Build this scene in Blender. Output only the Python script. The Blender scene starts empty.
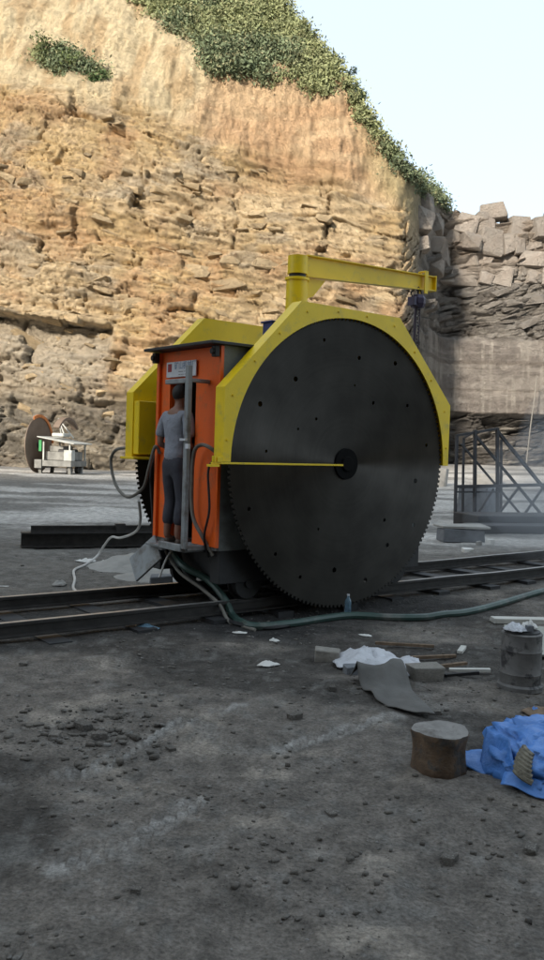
import bpy, bmesh, math, random
import numpy as np
from mathutils import Vector, Matrix, Euler
from math import sin, cos, pi, radians, sqrt, atan2
random.seed(7)
S = bpy.context.scene
COL = S.collection
# ------------------------------------------------------------------ camera
F, PITCH, ROLL, EYE = 849.17, radians(-2.2177), radians(-1.865), 1.80
cd = bpy.data.cameras.new('camera'); cam = bpy.data.objects.new('camera', cd); COL.objects.link(cam)
cd.sensor_fit = 'VERTICAL'; cd.sensor_height = 24; cd.lens = F/960*24; cd.clip_start = .05; cd.clip_end = 3000
up0 = Vector((0, -sin(PITCH), cos(PITCH))); fw = Vector((0, cos(PITCH), sin(PITCH))); xr = Vector((1, 0, 0))
right = xr*cos(ROLL) - up0*sin(ROLL); up = xr*sin(ROLL) + up0*cos(ROLL)
m3 = Matrix((right, up, -fw)).transposed()
cam.matrix_world = Matrix.Translation((0, 0, EYE)) @ m3.to_4x4()
S.camera = cam
# ------------------------------------------------------------------ light
SUN_AZ = (-.42, -.91)          # horizontal direction towards the sun (behind and left of the camera)
SUN_EL = radians(24)
w = bpy.data.worlds.new('World'); S.world = w; w.use_nodes = True
nt = w.node_tree; bg = nt.nodes['Background']
sky = nt.nodes.new('ShaderNodeTexSky'); sky.sky_type = 'NISHITA'; sky.sun_disc = False
sky.sun_elevation = SUN_EL; sky.sun_rotation = atan2(SUN_AZ[0], SUN_AZ[1])
sky.air_density = 1.0; sky.dust_density = 3.0; sky.ozone_density = 1.0; sky.altitude = 600
hz = nt.nodes.new('ShaderNodeMix'); hz.data_type = 'RGBA'; hz.inputs[0].default_value = .62      # thin bright haze over the blue
hz.inputs[7].default_value = (5.0, 5.75, 6.15, 1); nt.links.new(sky.outputs[0], hz.inputs[6])
nt.links.new(hz.outputs[2], bg.inputs[0]); bg.inputs[1].default_value = .15
sl = bpy.data.lights.new('sun', 'SUN'); so = bpy.data.objects.new('sun', sl); COL.objects.link(so)
sl.energy = 4.9; sl.angle = radians(5.0); sl.color = (1, .90, .76)
sd = Vector((SUN_AZ[0]*cos(SUN_EL), SUN_AZ[1]*cos(SUN_EL), sin(SUN_EL))).normalized()
so.rotation_euler = sd.to_track_quat('Z', 'Y').to_euler()
S.view_settings.view_transform = 'Standard'; S.view_settings.look = 'None'; S.view_settings.gamma = 1
S.view_settings.exposure = 0.68

# ------------------------------------------------------------------ numpy noise
def h2(ix, iy, s=0):
    ix = ix.astype(np.int64); iy = iy.astype(np.int64)
    n = (ix*374761393 + iy*668265263 + s*974634777) & 0xffffffff
    n = ((n ^ (n >> 13))*1274126177) & 0xffffffff
    n = ((n ^ (n >> 16))*2246822519) & 0xffffffff
    return ((n ^ (n >> 15)) & 0xffffff)/float(0xffffff)
def vn(x, y, s=0):
    x = np.asarray(x, float); y = np.asarray(y, float)
    ix = np.floor(x); iy = np.floor(y); fx = x-ix; fy = y-iy
    fx = fx*fx*(3-2*fx); fy = fy*fy*(3-2*fy)
    a = h2(ix, iy, s); b = h2(ix+1, iy, s); c = h2(ix, iy+1, s); d = h2(ix+1, iy+1, s)
    return (a+(b-a)*fx)*(1-fy)+(c+(d-c)*fx)*fy
def fbm(x, y, o=4, s=0):
    r = 0; a = .5; t = 0
    for k in range(o):
        r = r+a*vn(x*2**k+k*17.3, y*2**k-k*9.1, s+k); t += a; a *= .5
    return r/t
def sstep(a, b, x):
    t = np.clip((np.asarray(x, float)-a)/(b-a), 0, 1); return t*t*(3-2*t)
def vor(x, y, s=0):
    ix = np.floor(x); iy = np.floor(y)
    f1 = np.full(x.shape, 9.); f2 = np.full(x.shape, 9.)
    r = [np.zeros(x.shape) for _ in range(5)]
    for i in (-1, 0, 1):
        for j in (-1, 0, 1):
            cx = ix+i; cy = iy+j
            dx = x-(cx+.15+.7*h2(cx, cy, s)); dy = y-(cy+.15+.7*h2(cx, cy, s+1))
            d = np.maximum(np.abs(dx)*.9, np.abs(dy))*.6+np.hypot(dx, dy)*.4
            m = d < f1
            f2 = np.where(m, f1, np.minimum(f2, d))
            for k in range(3): r[k] = np.where(m, h2(cx, cy, s+2+k), r[k])
            r[3] = np.where(m, dx, r[3]); r[4] = np.where(m, dy, r[4])
            f1 = np.where(m, d, f1)
    return f1, f2, r

# ------------------------------------------------------------------ materials
def mat(name, col, rough=.7, metal=0, var=.25, scale=6, bump=.0, bscale=40, attr=False, col2=None, c2=(.45, .65), spec=.5, c2scale=None, detail=6, rnd=0):
    m = bpy.data.materials.new(name); m.use_nodes = True
    n = m.node_tree.nodes; l = m.node_tree.links; b = n['Principled BSDF']
    b.inputs['Roughness'].default_value = rough; b.inputs['Metallic'].default_value = metal
    b.inputs['Specular IOR Level'].default_value = spec
    tc = n.new('ShaderNodeTexCoord')
    no = n.new('ShaderNodeTexNoise'); no.inputs['Scale'].default_value = scale; no.inputs['Detail'].default_value = detail
    l.new(tc.outputs['Object'], no.inputs['Vector'])
    if attr:
        at = n.new('ShaderNodeAttribute'); at.attribute_name = 'Col'; base = at.outputs['Color']
    else:
        rgb = n.new('ShaderNodeRGB'); rgb.outputs[0].default_value = (*col, 1); base = rgb.outputs[0]
    if col2 is not None:
        n3 = n.new('ShaderNodeTexNoise'); n3.inputs['Scale'].default_value = c2scale or scale*.5; n3.inputs['Detail'].default_value = 8; n3.inputs['Roughness'].default_value = .65
        l.new(tc.outputs['Object'], n3.inputs['Vector'])
        mr = n.new('ShaderNodeMapRange'); mr.inputs[1].default_value = c2[0]; mr.inputs[2].default_value = c2[1]
        l.new(n3.outputs['Fac'], mr.inputs[0])
        mx = n.new('ShaderNodeMix'); mx.data_type = 'RGBA'; l.new(mr.outputs[0], mx.inputs[0]); l.new(base, mx.inputs[6])
        mx.inputs[7].default_value = (*col2, 1); base = mx.outputs[2]
    mr = n.new('ShaderNodeMapRange'); mr.inputs[1].default_value = .25; mr.inputs[2].default_value = .75
    mr.inputs[3].default_value = 1-var; mr.inputs[4].default_value = 1+var
    l.new(no.outputs['Fac'], mr.inputs[0])
    val = mr.outputs[0]
    if rnd:
        oi = n.new('ShaderNodeObjectInfo'); m2 = n.new('ShaderNodeMapRange'); m2.inputs[3].default_value = 1-rnd; m2.inputs[4].default_value = 1+rnd
        l.new(oi.outputs['Random'], m2.inputs[0]); mm = n.new('ShaderNodeMath'); mm.operation = 'MULTIPLY'
        l.new(val, mm.inputs[0]); l.new(m2.outputs[0], mm.inputs[1]); val = mm.outputs[0]
    vm = n.new('ShaderNodeVectorMath'); vm.operation = 'SCALE'; l.new(base, vm.inputs[0]); l.new(val, vm.inputs['Scale'])
    l.new(vm.outputs[0], b.inputs['Base Color'])
    if bump:
        nb = n.new('ShaderNodeTexNoise'); nb.inputs['Scale'].default_value = bscale; nb.inputs['Detail'].default_value = 8; nb.inputs['Roughness'].default_value = .6
        l.new(tc.outputs['Object'], nb.inputs['Vector'])
        bp = n.new('ShaderNodeBump'); bp.inputs['Strength'].default_value = 1; bp.inputs['Distance'].default_value = bump
        l.new(nb.outputs['Fac'], bp.inputs['Height']); l.new(bp.outputs[0], b.inputs['Normal'])
    m['b'] = 1
    return m
M = {}
M['yellow'] = mat('yellow_paint', (.88, .62, .006), .42, var=.12, scale=2, col2=(.55, .43, .07), c2=(.54, .8), c2scale=7, bump=.002, bscale=60)
M['orange'] = mat('orange_paint', (.86, .125, .008), .42, var=.14, scale=2, col2=(.42, .13, .05), c2=(.54, .76), c2scale=4, bump=.002, bscale=50)
M['bodygrey'] = mat('grey_paint', (.16, .175, .17), .6, var=.2, scale=3, col2=(.07, .07, .065), c2scale=2, bump=.002)
M['frame'] = mat('steel_frame_paint', (.26, .28, .29), .5, var=.15, scale=8, col2=(.14, .13, .12), c2scale=6)
M['dark'] = mat('dark_steel', (.025, .025, .027), .6, var=.3, scale=6, bump=.003)
M['rail'] = mat('rail_steel', (.035, .032, .03), .6, .3, var=.4, scale=9, bump=.003)
M['railtop'] = mat('worn_rail_head', (.42, .41, .4), .38, .7, var=.2, scale=12)
M['black'] = mat('black_rubber', (.015, .015, .016), .6, var=.3, bump=.002)
M['hub'] = mat('hub_black', (.005, .005, .005), .9, var=.3, spec=.15)
M['white'] = mat('sign_white', (.62, .64, .68), .5, var=.12, scale=10)
M['ink'] = mat('sign_ink', (.16, .24, .38), .6)
M['ink2'] = mat('sign_dark_ink', (.05, .05, .06), .6)
M['red'] = mat('sign_red', (.30, .03, .04), .6)
M['blue'] = mat('blue_paint', (.02, .035, .16), .5)
M['hoist'] = mat('hoist_purple_grey', (.045, .035, .075), .45, .2, var=.3)
M['chain'] = mat('chain_steel', (.07, .06, .08), .45, .6)
M['hosegrey'] = mat('hose_grey', (.16, .15, .13), .6, var=.3, scale=14)
M['hosegreen'] = mat('hose_green', (.035, .07, .06), .45, var=.35, scale=3, col2=(.16, .16, .15), c2=(.5, .7), c2scale=2.2)
M['wire'] = mat('white_cable', (.5, .49, .47), .6, var=.15)
M['skin'] = mat('skin', (.22, .11, .075), .55, var=.1)
M['hair'] = mat('hair', (.012, .010, .009), .6, var=.3, scale=60, bump=.004, bscale=120)
M['shirt'] = mat('grey_shirt', (.26, .275, .32), .85, var=.15, scale=5, bump=.045, bscale=5)
M['jeans'] = mat('blue_trousers', (.045, .046, .06), .85, var=.2, scale=5, bump=.02, bscale=9)
M['shoe'] = mat('shoe', (.10, .075, .06), .8)
M['eye'] = mat('eye_white', (.6, .6, .58), .3)
M['lips'] = mat('lips', (.22, .08, .07), .5)
M['rust'] = mat('rusty_disc', (.17, .125, .095), .7, .2, var=.2, scale=1.5, bump=.003)
M['distorange'] = mat('faded_orange_edge', (.5, .17, .05), .6)
M['distwhite'] = mat('dusty_white_metal', (.40, .41, .39), .7, var=.3, scale=3)
M['distgrey'] = mat('dusty_grey_metal', (.19, .19, .18), .8, var=.4, scale=3)
M['green'] = mat('green_cloth', (.03, .22, .07), .7)
M['wood'] = mat('old_wood', (.105, .068, .042), .85, var=.5, scale=14, bump=.014, bscale=26, col2=(.06, .055, .05), c2=(.5, .6), c2scale=9)
M['woodtop'] = mat('dusty_sawn_top', (.21, .20, .19), .9, var=.3, scale=9, col2=(.12, .11, .1), c2=(.5, .62), c2scale=7, bump=.006, bscale=40)
M['drum'] = mat('scuffed_drum_metal', (.15, .145, .14), .65, .2, var=.3, scale=7, col2=(.035, .033, .035), c2=(.52, .6), c2scale=6, bump=.004)
M['tarp'] = mat('blue_tarp', (.07, .21, .56), .38, var=.2, scale=4, bump=.02, bscale=9)
M['tarpdark'] = mat('navy_tarp', (.015, .05, .16), .45, var=.25, scale=4, bump=.02, bscale=9)
M['straw'] = mat('straw_rope', (.17, .155, .12), .9, var=.5, scale=30, bump=.01, bscale=80)
M['film'] = mat('white_film', (.56, .57, .61), .3, var=.1, scale=5, bump=.03, bscale=14)
M['paper'] = mat('paper', (.62, .61, .58), .8, var=.1)
M['flap'] = mat('grey_rubber_mat', (.10, .096, .09), .8, var=.25, scale=6, bump=.004)
M['brick'] = mat('grey_block', (.24, .225, .20), .9, var=.25, scale=14, bump=.01, bscale=30)
M['pebble'] = mat('pebble_grey', (.15, .135, .118), .9, var=.5, scale=5, bump=.012, rnd=.45, col2=(.26, .25, .235), c2=(.55, .62), c2scale=9)
M['palepanel'] = mat('pale_panel', (.33, .34, .30), .8, var=.15, scale=3)
M['plank'] = mat('pale_plank', (.55, .54, .50), .8, var=.15, scale=5)
M['debris'] = mat('brown_debris', (.17, .12, .08), .9, var=.5, scale=20)
M['bottle'] = mat('bottle_plastic', (.25, .42, .55), .12, var=.1); M['bottle'].node_tree.nodes['Principled BSDF'].inputs['Transmission Weight'].default_value = .6
M['slate'] = mat('blue_grey_stone', (.15, .16, .175), .85, var=.25, scale=5, bump=.01, bscale=12)
M['lightstone'] = mat('pale_stone', (.31, .30, .28), .9, var=.2, scale=4, bump=.02, bscale=8)
M['truss'] = mat('weathered_lattice_steel', (.05, .05, .055), .7, var=.3, scale=4)
M['cliff'] = mat('quarry_rock', None, .92, var=.22, scale=1.6, bump=.03, bscale=5, attr=True, spec=.2, detail=10)
M['slabtan'] = mat('tan_rock_slab', (.54, .425, .27), .92, var=.35, scale=2.0, bump=.03, bscale=4, spec=.2, rnd=.28, col2=(.42, .32, .20), c2=(.45, .7), c2scale=.7)
M['slabgrey'] = mat('grey_rock_slab', (.27, .25, .228), .92, var=.3, scale=1.0, bump=.03, bscale=3, spec=.2, rnd=.25, col2=(.16, .14, .12), c2=(.45, .7), c2scale=.8)
M['blockpale'] = mat('pale_rock_block', (.37, .33, .29), .92, var=.3, scale=.8, bump=.05, bscale=2.5, spec=.2, rnd=.15, col2=(.28, .235, .2), c2=(.5, .7), c2scale=.8)
M['leaf'] = mat('hill_leaves', None, .75, var=.35, scale=.8, attr=True, spec=.25)
M['bark'] = mat('twig', (.07, .055, .04), .9)
M['ground'] = mat('quarry_dust', None, .9, var=.42, scale=7, bump=.035, bscale=14, col2=(.19, .183, .172), c2=(.60, .72), c2scale=13, attr=True, spec=.25, detail=12)
def rock_bump(mn, dist=.10, k=1.0):
    # jointed, bedded relief: flat-faced cells with sharp steps between them
    m = M[mn]; n = m.node_tree.nodes; l = m.node_tree.links; b = n['Principled BSDF']; tc = [q for q in n if q.type == 'TEX_COORD'][0]
    prev = b.inputs['Normal'].links[0].from_node; last = prev
    ge = n.new('ShaderNodeNewGeometry'); ns = n.new('ShaderNodeTexNoise'); ns.inputs['Scale'].default_value = .9; ns.inputs['Detail'].default_value = 4; l.new(ge.outputs['Position'], ns.inputs['Vector'])
    wa = n.new('ShaderNodeVectorMath'); wa.operation = 'MULTIPLY_ADD'; wa.inputs[1].default_value = (.5, .5, .5); l.new(ns.outputs['Color'], wa.inputs[0]); l.new(ge.outputs['Position'], wa.inputs[2])
    for (sx, sz, d) in ((1.1, 3.6, 1.0), (2.6, 9.5, .5)):
        mp = n.new('ShaderNodeMapping'); mp.inputs['Rotation'].default_value = (0, -.15, 0); mp.inputs['Scale'].default_value = (sx*k, sx*k*.6, sz*k); l.new(wa.outputs[0], mp.inputs[0])
        vo = n.new('ShaderNodeTexVoronoi'); vo.distance = 'CHEBYCHEV'; l.new(mp.outputs[0], vo.inputs['Vector'])
        bp = n.new('ShaderNodeBump'); bp.inputs['Distance'].default_value = dist*d; bp.inputs['Strength'].default_value = 1
        l.new(vo.outputs['Color'], bp.inputs['Height']); l.new(last.outputs[0], bp.inputs['Normal']); last = bp
        ve = n.new('ShaderNodeTexVoronoi'); ve.feature = 'DISTANCE_TO_EDGE'; l.new(mp.outputs[0], ve.inputs['Vector'])
        er = n.new('ShaderNodeMapRange'); er.inputs[2].default_value = .07; l.new(ve.outputs['Distance'], er.inputs[0])
        b2 = n.new('ShaderNodeBump'); b2.inputs['Distance'].default_value = dist*d*.7; b2.inputs['Strength'].default_value = 1
        l.new(er.outputs[0], b2.inputs['Height']); l.new(last.outputs[0], b2.inputs['Normal']); last = b2
    l.new(last.outputs[0], b.inputs['Normal'])
rock_bump('cliff', .14); rock_bump('slabtan', .07); rock_bump('slabgrey', .08); rock_bump('blockpale', .07, .7)
def grit():
    m = M['ground']; n = m.node_tree.nodes; l = m.node_tree.links; b = n['Principled BSDF']; tc = [q for q in n if q.type == 'TEX_COORD'][0]
    src = b.inputs['Base Color'].links[0].from_socket
    no = n.new('ShaderNodeTexNoise'); no.inputs['Scale'].default_value = 48; no.inputs['Detail'].default_value = 5; no.inputs['Roughness'].default_value = .7; l.new(tc.outputs['Object'], no.inputs['Vector'])
    mr = n.new('ShaderNodeMapRange'); mr.inputs[1].default_value = .3; mr.inputs[2].default_value = .7; mr.inputs[3].default_value = .55; mr.inputs[4].default_value = 1.5; l.new(no.outputs['Fac'], mr.inputs[0])
    vm = n.new('ShaderNodeVectorMath'); vm.operation = 'SCALE'; l.new(src, vm.inputs[0]); l.new(mr.outputs[0], vm.inputs['Scale']); l.new(vm.outputs[0], b.inputs['Base Color'])
    last = b.inputs['Normal'].links[0].from_socket
    vo = n.new('ShaderNodeTexVoronoi'); vo.inputs['Scale'].default_value = 34; l.new(tc.outputs['Object'], vo.inputs['Vector'])
    for src_, d in ((no.outputs['Fac'], .012), (vo.outputs['Distance'], -.008)):
        bp = n.new('ShaderNodeBump'); bp.inputs['Distance'].default_value = abs(d); bp.invert = d < 0; l.new(src_, bp.inputs['Height']); l.new(last, bp.inputs['Normal']); last = bp.outputs[0]
    l.new(last, b.inputs['Normal'])
grit()
# brushed steel disc: concentric grinding marks give the fan-shaped sheen
m = bpy.data.materials.new('ground_steel_disc'); m.use_nodes = True; n = m.node_tree.nodes; l = m.node_tree.links; b = n['Principled BSDF']
tc = n.new('ShaderNodeTexCoord'); sx = n.new('ShaderNodeSeparateXYZ'); l.new(tc.outputs['Object'], sx.inputs[0])
v1 = n.new('ShaderNodeCombineXYZ'); l.new(sx.outputs[0], v1.inputs[0]); l.new(sx.outputs[2], v1.inputs[2])
ln = n.new('ShaderNodeVectorMath'); ln.operation = 'LENGTH'; l.new(v1.outputs[0], ln.inputs[0])
rn = n.new('ShaderNodeTexNoise'); rn.noise_dimensions = '1D'; rn.inputs['Scale'].default_value = 30; rn.inputs['Detail'].default_value = 6; l.new(ln.outputs['Value'], rn.inputs['W'])
no = n.new('ShaderNodeTexNoise'); no.inputs['Scale'].default_value = 2.2; no.inputs['Detail'].default_value = 8; l.new(tc.outputs['Object'], no.inputs['Vector'])
ad = n.new('ShaderNodeMath'); ad.operation = 'MULTIPLY_ADD'; ad.inputs[1].default_value = .15; l.new(rn.outputs['Fac'], ad.inputs[0]); l.new(no.outputs['Fac'], ad.inputs[2])
mr = n.new('ShaderNodeMapRange'); mr.inputs[1].default_value = .4; mr.inputs[2].default_value = .95; mr.inputs[3].default_value = .06; mr.inputs[4].default_value = .11
l.new(ad.outputs[0], mr.inputs[0]); cb = n.new('ShaderNodeCombineColor'); [l.new(mr.outputs[0], cb.inputs[i]) for i in range(3)]
wt = n.new('ShaderNodeVectorMath'); wt.operation = 'MULTIPLY'; wt.inputs[1].default_value = (1.08, 1.0, .90); l.new(cb.outputs[0], wt.inputs[0]); l.new(wt.outputs[0], b.inputs['Base Color'])
b.inputs['Metallic'].default_value = 1; b.inputs['Roughness'].default_value = .56
b.inputs['Anisotropic'].default_value = 1; b.inputs['Anisotropic Rotation'].default_value = .165
tg = n.new('ShaderNodeTangent'); tg.direction_type = 'RADIAL'; tg.axis = 'Y'; l.new(tg.outputs[0], b.inputs['Tangent'])
M['disc'] = m

# ------------------------------------------------------------------ object helpers
def link(name, me, parent=None, loc=None, rot=None, mats=None):
    o = bpy.data.objects.new(name, me); COL.objects.link(o)
    if mats is not None:
        for q in (mats if isinstance(mats, (list, tuple)) else [mats]): me.materials.append(M[q])
    if parent is not None: o.parent = parent
    if loc is not None: o.location = loc
    if rot is not None: o.rotation_euler = rot
    return o
def tag(o, label=None, cat=None, group=None, kind=None):
    if label: o['label'] = label
    if cat: o['category'] = cat
    if group: o['group'] = group
    if kind: o['kind'] = kind
    return o
def empty(name, loc=(0, 0, 0), rz=0, **k):
    o = bpy.data.objects.new(name, None); COL.objects.link(o); o.location = loc; o.rotation_euler = (0, 0, rz)
    o.empty_display_size = .2
    return tag(o, **k)
class MB:
    def __init__(s): s.v = []; s.f = []; s.m = []; s.cur = 0
    def add(s, vs, fs):
        b = len(s.v); s.v += [tuple(q) for q in vs]; s.f += [tuple(i+b for i in f) for f in fs]; s.m += [s.cur]*len(fs); return s
    def box(s, x0, x1, y0, y1, z0, z1):
        return s.add([(x0, y0, z0), (x1, y0, z0), (x1, y1, z0), (x0, y1, z0), (x0, y0, z1), (x1, y0, z1), (x1, y1, z1), (x0, y1, z1)],
                     [(0, 3, 2, 1), (4, 5, 6, 7), (0, 1, 5, 4), (1, 2, 6, 5), (2, 3, 7, 6), (3, 0, 4, 7)])
    def bar(s, a, b, wd, ht=None, up=(0, 0, 1)):
        ht = ht or wd; a = Vector(a); b = Vector(b); d = (b-a).normalized(); u = Vector(up)
        if abs(d.dot(u)) > .98: u = Vector((1, 0, 0))
        r = d.cross(u).normalized()*wd/2; t = r.cross(d).normalized()*ht/2
        return s.add([a-r-t, a+r-t, a+r+t, a-r+t, b-r-t, b+r-t, b+r+t, b-r+t],
                     [(0, 1, 2, 3), (7, 6, 5, 4), (0, 4, 5, 1), (1, 5, 6, 2), (2, 6, 7, 3), (3, 7, 4, 0)])
    def cyl(s, a, b, r0, r1=None, n=20, cap=True):
        r1 = r0 if r1 is None else r1; a = Vector(a); b = Vector(b); d = (b-a).normalized()
        u = Vector((0, 0, 1)) if abs(d.z) < .9 else Vector((1, 0, 0)); x = d.cross(u).normalized(); y = d.cross(x)
        vs = [a+(x*cos(2*pi*i/n)+y*sin(2*pi*i/n))*r0 for i in range(n)]+[b+(x*cos(2*pi*i/n)+y*sin(2*pi*i/n))*r1 for i in range(n)]
        fs = [(i, (i+1) % n, n+(i+1) % n, n+i) for i in range(n)]
        if cap: fs += [tuple(range(n))[::-1], tuple(range(n, 2*n))]
        return s.add(vs, fs)
    def tube(s, pts, r, n=8):
        P = [Vector(p) for p in pts]; rr = r if isinstance(r, (list, tuple)) else [r]*len(P); vs = []
        x = None
        for i, p in enumerate(P):
            d = (P[min(i+1, len(P)-1)]-P[max(i-1, 0)]).normalized()
            if x is None: x = d.cross(Vector((0, 0, 1)) if abs(d.z) < .9 else Vector((1, 0, 0))).normalized()
            x = (x-d*x.dot(d)).normalized(); y = d.cross(x)
            vs += [p+(x*cos(2*pi*k/n)+y*sin(2*pi*k/n))*rr[i] for k in range(n)]
        fs = [(i*n+k, i*n+(k+1) % n, (i+1)*n+(k+1) % n, (i+1)*n+k) for i in range(len(P)-1) for k in range(n)]
        fs += [tuple(range(n))[::-1], tuple(range((len(P)-1)*n, len(P)*n))]
        return s.add(vs, fs)
    def prism(s, pts, y0, y1):        # outline in the x-z plane, extruded in y
        k = len(pts)
        vs = [(p[0], y0, p[1]) for p in pts]+[(p[0], y1, p[1]) for p in pts]
        return s.add(vs, [tuple(range(k)), tuple(range(k, 2*k))[::-1]]+[(i, k+i, k+(i+1) % k, (i+1) % k) for i in range(k)])
    def lathe(s, prof, n=24, c=(0, 0, 0)):
        vs = [(c[0]+r*cos(2*pi*k/n), c[1]+r*sin(2*pi*k/n), c[2]+z) for r, z in prof for k in range(n)]
        fs = [(i*n+k, i*n+(k+1) % n, (i+1)*n+(k+1) % n, (i+1)*n+k) for i in range(len(prof)-1) for k in range(n)]
        fs += [tuple(range(n))[::-1], tuple(range((len(prof)-1)*n, len(prof)*n))]
        return s.add(vs, fs)
    def mesh(s, name, smooth=False):
        me = bpy.data.meshes.new(name); me.from_pydata(s.v, [], s.f); me.validate()
        if any(s.m) and len(s.m) == len(me.polygons): me.polygons.foreach_set('material_index', s.m)
        if smooth: me.polygons.foreach_set('use_smooth', [True]*len(me.polygons))
        bm = bmesh.new(); bm.from_mesh(me); bmesh.ops.recalc_face_normals(bm, faces=bm.faces); bm.to_mesh(me); bm.free()
        return me
    def build(s, name, mats, parent=None, smooth=False, bevel=0, loc=None, rot=None):
        me = s.mesh(name, smooth)
        if bevel:
            bm = bmesh.new(); bm.from_mesh(me)
            es = [e for e in bm.edges if len(e.link_faces) == 2 and e.calc_face_angle(0) > .5]
            bmesh.ops.bevel(bm, geom=es, offset=bevel, segments=1, affect='EDGES', clamp_overlap=True); bm.to_mesh(me); bm.free()
        if smooth: me.set_sharp_from_angle(angle=radians(40))
        return link(name, me, parent, loc, rot, mats)
def catmull(pts, k=8):
    P = [Vector(p) for p in pts]; P = [P[0]*2-P[1]]+P+[P[-1]*2-P[-2]]; o = []
    for i in range(1, len(P)-2):
        a, b, c, d = P[i-1:i+3]
        for j in range(k):
            t = j/k; o.append(.5*((2*b)+(c-a)*t+(2*a-5*b+4*c-d)*t*t+(3*b-a-3*c+d)*t**3))
    o.append(P[-2]); return o
def copy_tree(o, parent=None):
    c = o.copy(); COL.objects.link(c)
    if parent is not None: c.parent = parent
    for ch in list(o.children): copy_tree(ch, c)
    return c
def grid_mesh(name, V, nx, ny, colors=None, smooth=True, wrap=False):
    # V is (ny,nx,3)
    me = bpy.data.meshes.new(name); nv = nx*ny
    me.vertices.add(nv); me.vertices.foreach_set('co', V.reshape(-1).astype(np.float32))
    i = np.arange(nx if wrap else nx-1); j = np.arange(ny-1); I, J = np.meshgrid(i, j)
    I2 = (I+1) % nx
    q = np.stack([J*nx+I, J*nx+I2, (J+1)*nx+I2, (J+1)*nx+I], -1).reshape(-1, 4)
    me.loops.add(q.size); me.loops.foreach_set('vertex_index', q.reshape(-1).astype(np.int32))
    me.polygons.add(len(q)); me.polygons.foreach_set('loop_start', (np.arange(len(q))*4).astype(np.int32))
    if smooth: me.polygons.foreach_set('use_smooth', np.ones(len(q), bool))
    me.update(calc_edges=True)
    if colors is not None:
        a = me.color_attributes.new('Col', 'FLOAT_COLOR', 'POINT')
        c = np.ones((nv, 4), np.float32); c[:, :3] = colors.reshape(-1, 3); a.data.foreach_set('color', c.reshape(-1))
    return me
def mixc(a, b, t):
    return np.asarray(a)*(1-t[..., None])+np.asarray(b)*t[..., None]
def curve_mesh(curve):
    o = bpy.data.objects.new('tmp', curve); COL.objects.link(o)
    bpy.context.view_layer.update(); dg = bpy.context.evaluated_depsgraph_get()
    me = bpy.data.meshes.new_from_object(o.evaluated_get(dg)); bpy.data.objects.remove(o); return me
def skin(name, verts, edges, rad, mats, parent=None, sub=2, root=0):
    me = bpy.data.meshes.new(name); me.from_pydata(verts, edges, []); o = bpy.data.objects.new(name, me); COL.objects.link(o)
    md = o.modifiers.new('s', 'SKIN'); md.use_smooth_shade = True
    if not me.skin_vertices: raise RuntimeError('no skin layer')
    for i, r in enumerate(rad):
        sv = me.skin_vertices[0].data[i]; sv.radius = r if isinstance(r, tuple) else (r, r); sv.use_root = (i == root)
    ms = o.modifiers.new('u', 'SUBSURF'); ms.levels = sub; ms.render_levels = sub
    bpy.context.view_layer.update(); dg = bpy.context.evaluated_depsgraph_get()
    m2 = bpy.data.meshes.new_from_object(o.evaluated_get(dg)); bpy.data.objects.remove(o); m2.name = name
    m2.polygons.foreach_set('use_smooth', [True]*len(m2.polygons))
    return link(name, m2, parent, mats=mats)

# ------------------------------------------------------------------ machine frame of reference
HX, HY, HZ, TH = .8283, 9.6773, 1.6357, radians(38.4681)
Uv = np.array([cos(TH), sin(TH)]); Vv = np.array([-sin(TH), cos(TH)])
RV1, RV2, RZ = .29, 1.53, .15       # rail positions across the machine, height of the rail heads
def muv(x, y): dx = x-HX; dy = y-HY; return dx*Uv[0]+dy*Uv[1], dx*Vv[0]+dy*Vv[1]
def mw(u, v, w=0): return (HX+u*Uv[0]+v*Vv[0], HY+u*Uv[1]+v*Vv[1], w)

# ------------------------------------------------------------------ ground
TR = [[(-1.8, 4.25), (-1.404, 4.478), (-.927, 4.769), (-.653, 5.275), (-.172, 5.845)],
      [(.1, 5.05), (.45, 5.35), (.9, 5.75)], [(-.857, 3.579), (-.599, 3.832), (-.35, 4.3)]]
def seg_dist(x, y, pts):
    best = np.full(x.shape, 1e9); along = np.zeros(x.shape); acc = 0
    for (ax, ay), (bx, by) in zip(pts[:-1], pts[1:]):
        L = math.hypot(bx-ax, by-ay); t = np.clip(((x-ax)*(bx-ax)+(y-ay)*(by-ay))/L**2, 0, 1)
        d = np.hypot(x-ax-t*(bx-ax), y-ay-t*(by-ay)); m = d < best
        best = np.where(m, d, best); along = np.where(m, acc+t*L, along); acc += L
    return best, along
def ground_h(x, y):
    x = np.asarray(x, float); y = np.asarray(y, float); r = np.hypot(x, y)
    u, v = muv(x, y)
    z = (fbm(x*.35, y*.35, 3, 1)-.5)*.16+(fbm(x*1.7, y*1.7, 4, 5)-.5)*.07+(fbm(x*7, y*7, 3, 9)-.5)*.028+(fbm(x*26, y*26, 2, 19)-.5)*.012*sstep(12, 5, r)
    near = sstep(.25, 1.1, np.abs(v-.85)-1.0)
    z = z*(.35+.65*near)
    z = z-.03
    z = z-.10*sstep(.12, .0, np.abs(v))*sstep(1.5, 1.2, np.abs(u))      # kerf under the blade
    z = z+.9*sstep(25, 75, y)*sstep(0, 16, x)
    z = z+.05*sstep(.25, 0, np.abs(v+.75))*sstep(-1.5, -2.5, u)          # little bank in front of the near rail
    for k, p in enumerate(TR):
        d, a = seg_dist(x, y, p)
        m = sstep(.11, .06, d)*(.4+.6*vn(x*5, y*5, 77))
        z = z-m*.012+m*.016*(np.sin(a*2*pi/.075+d*18) > .1)
    return z
def gh(x, y): return float(ground_h(np.array([x]), np.array([y]))[0])
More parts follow.
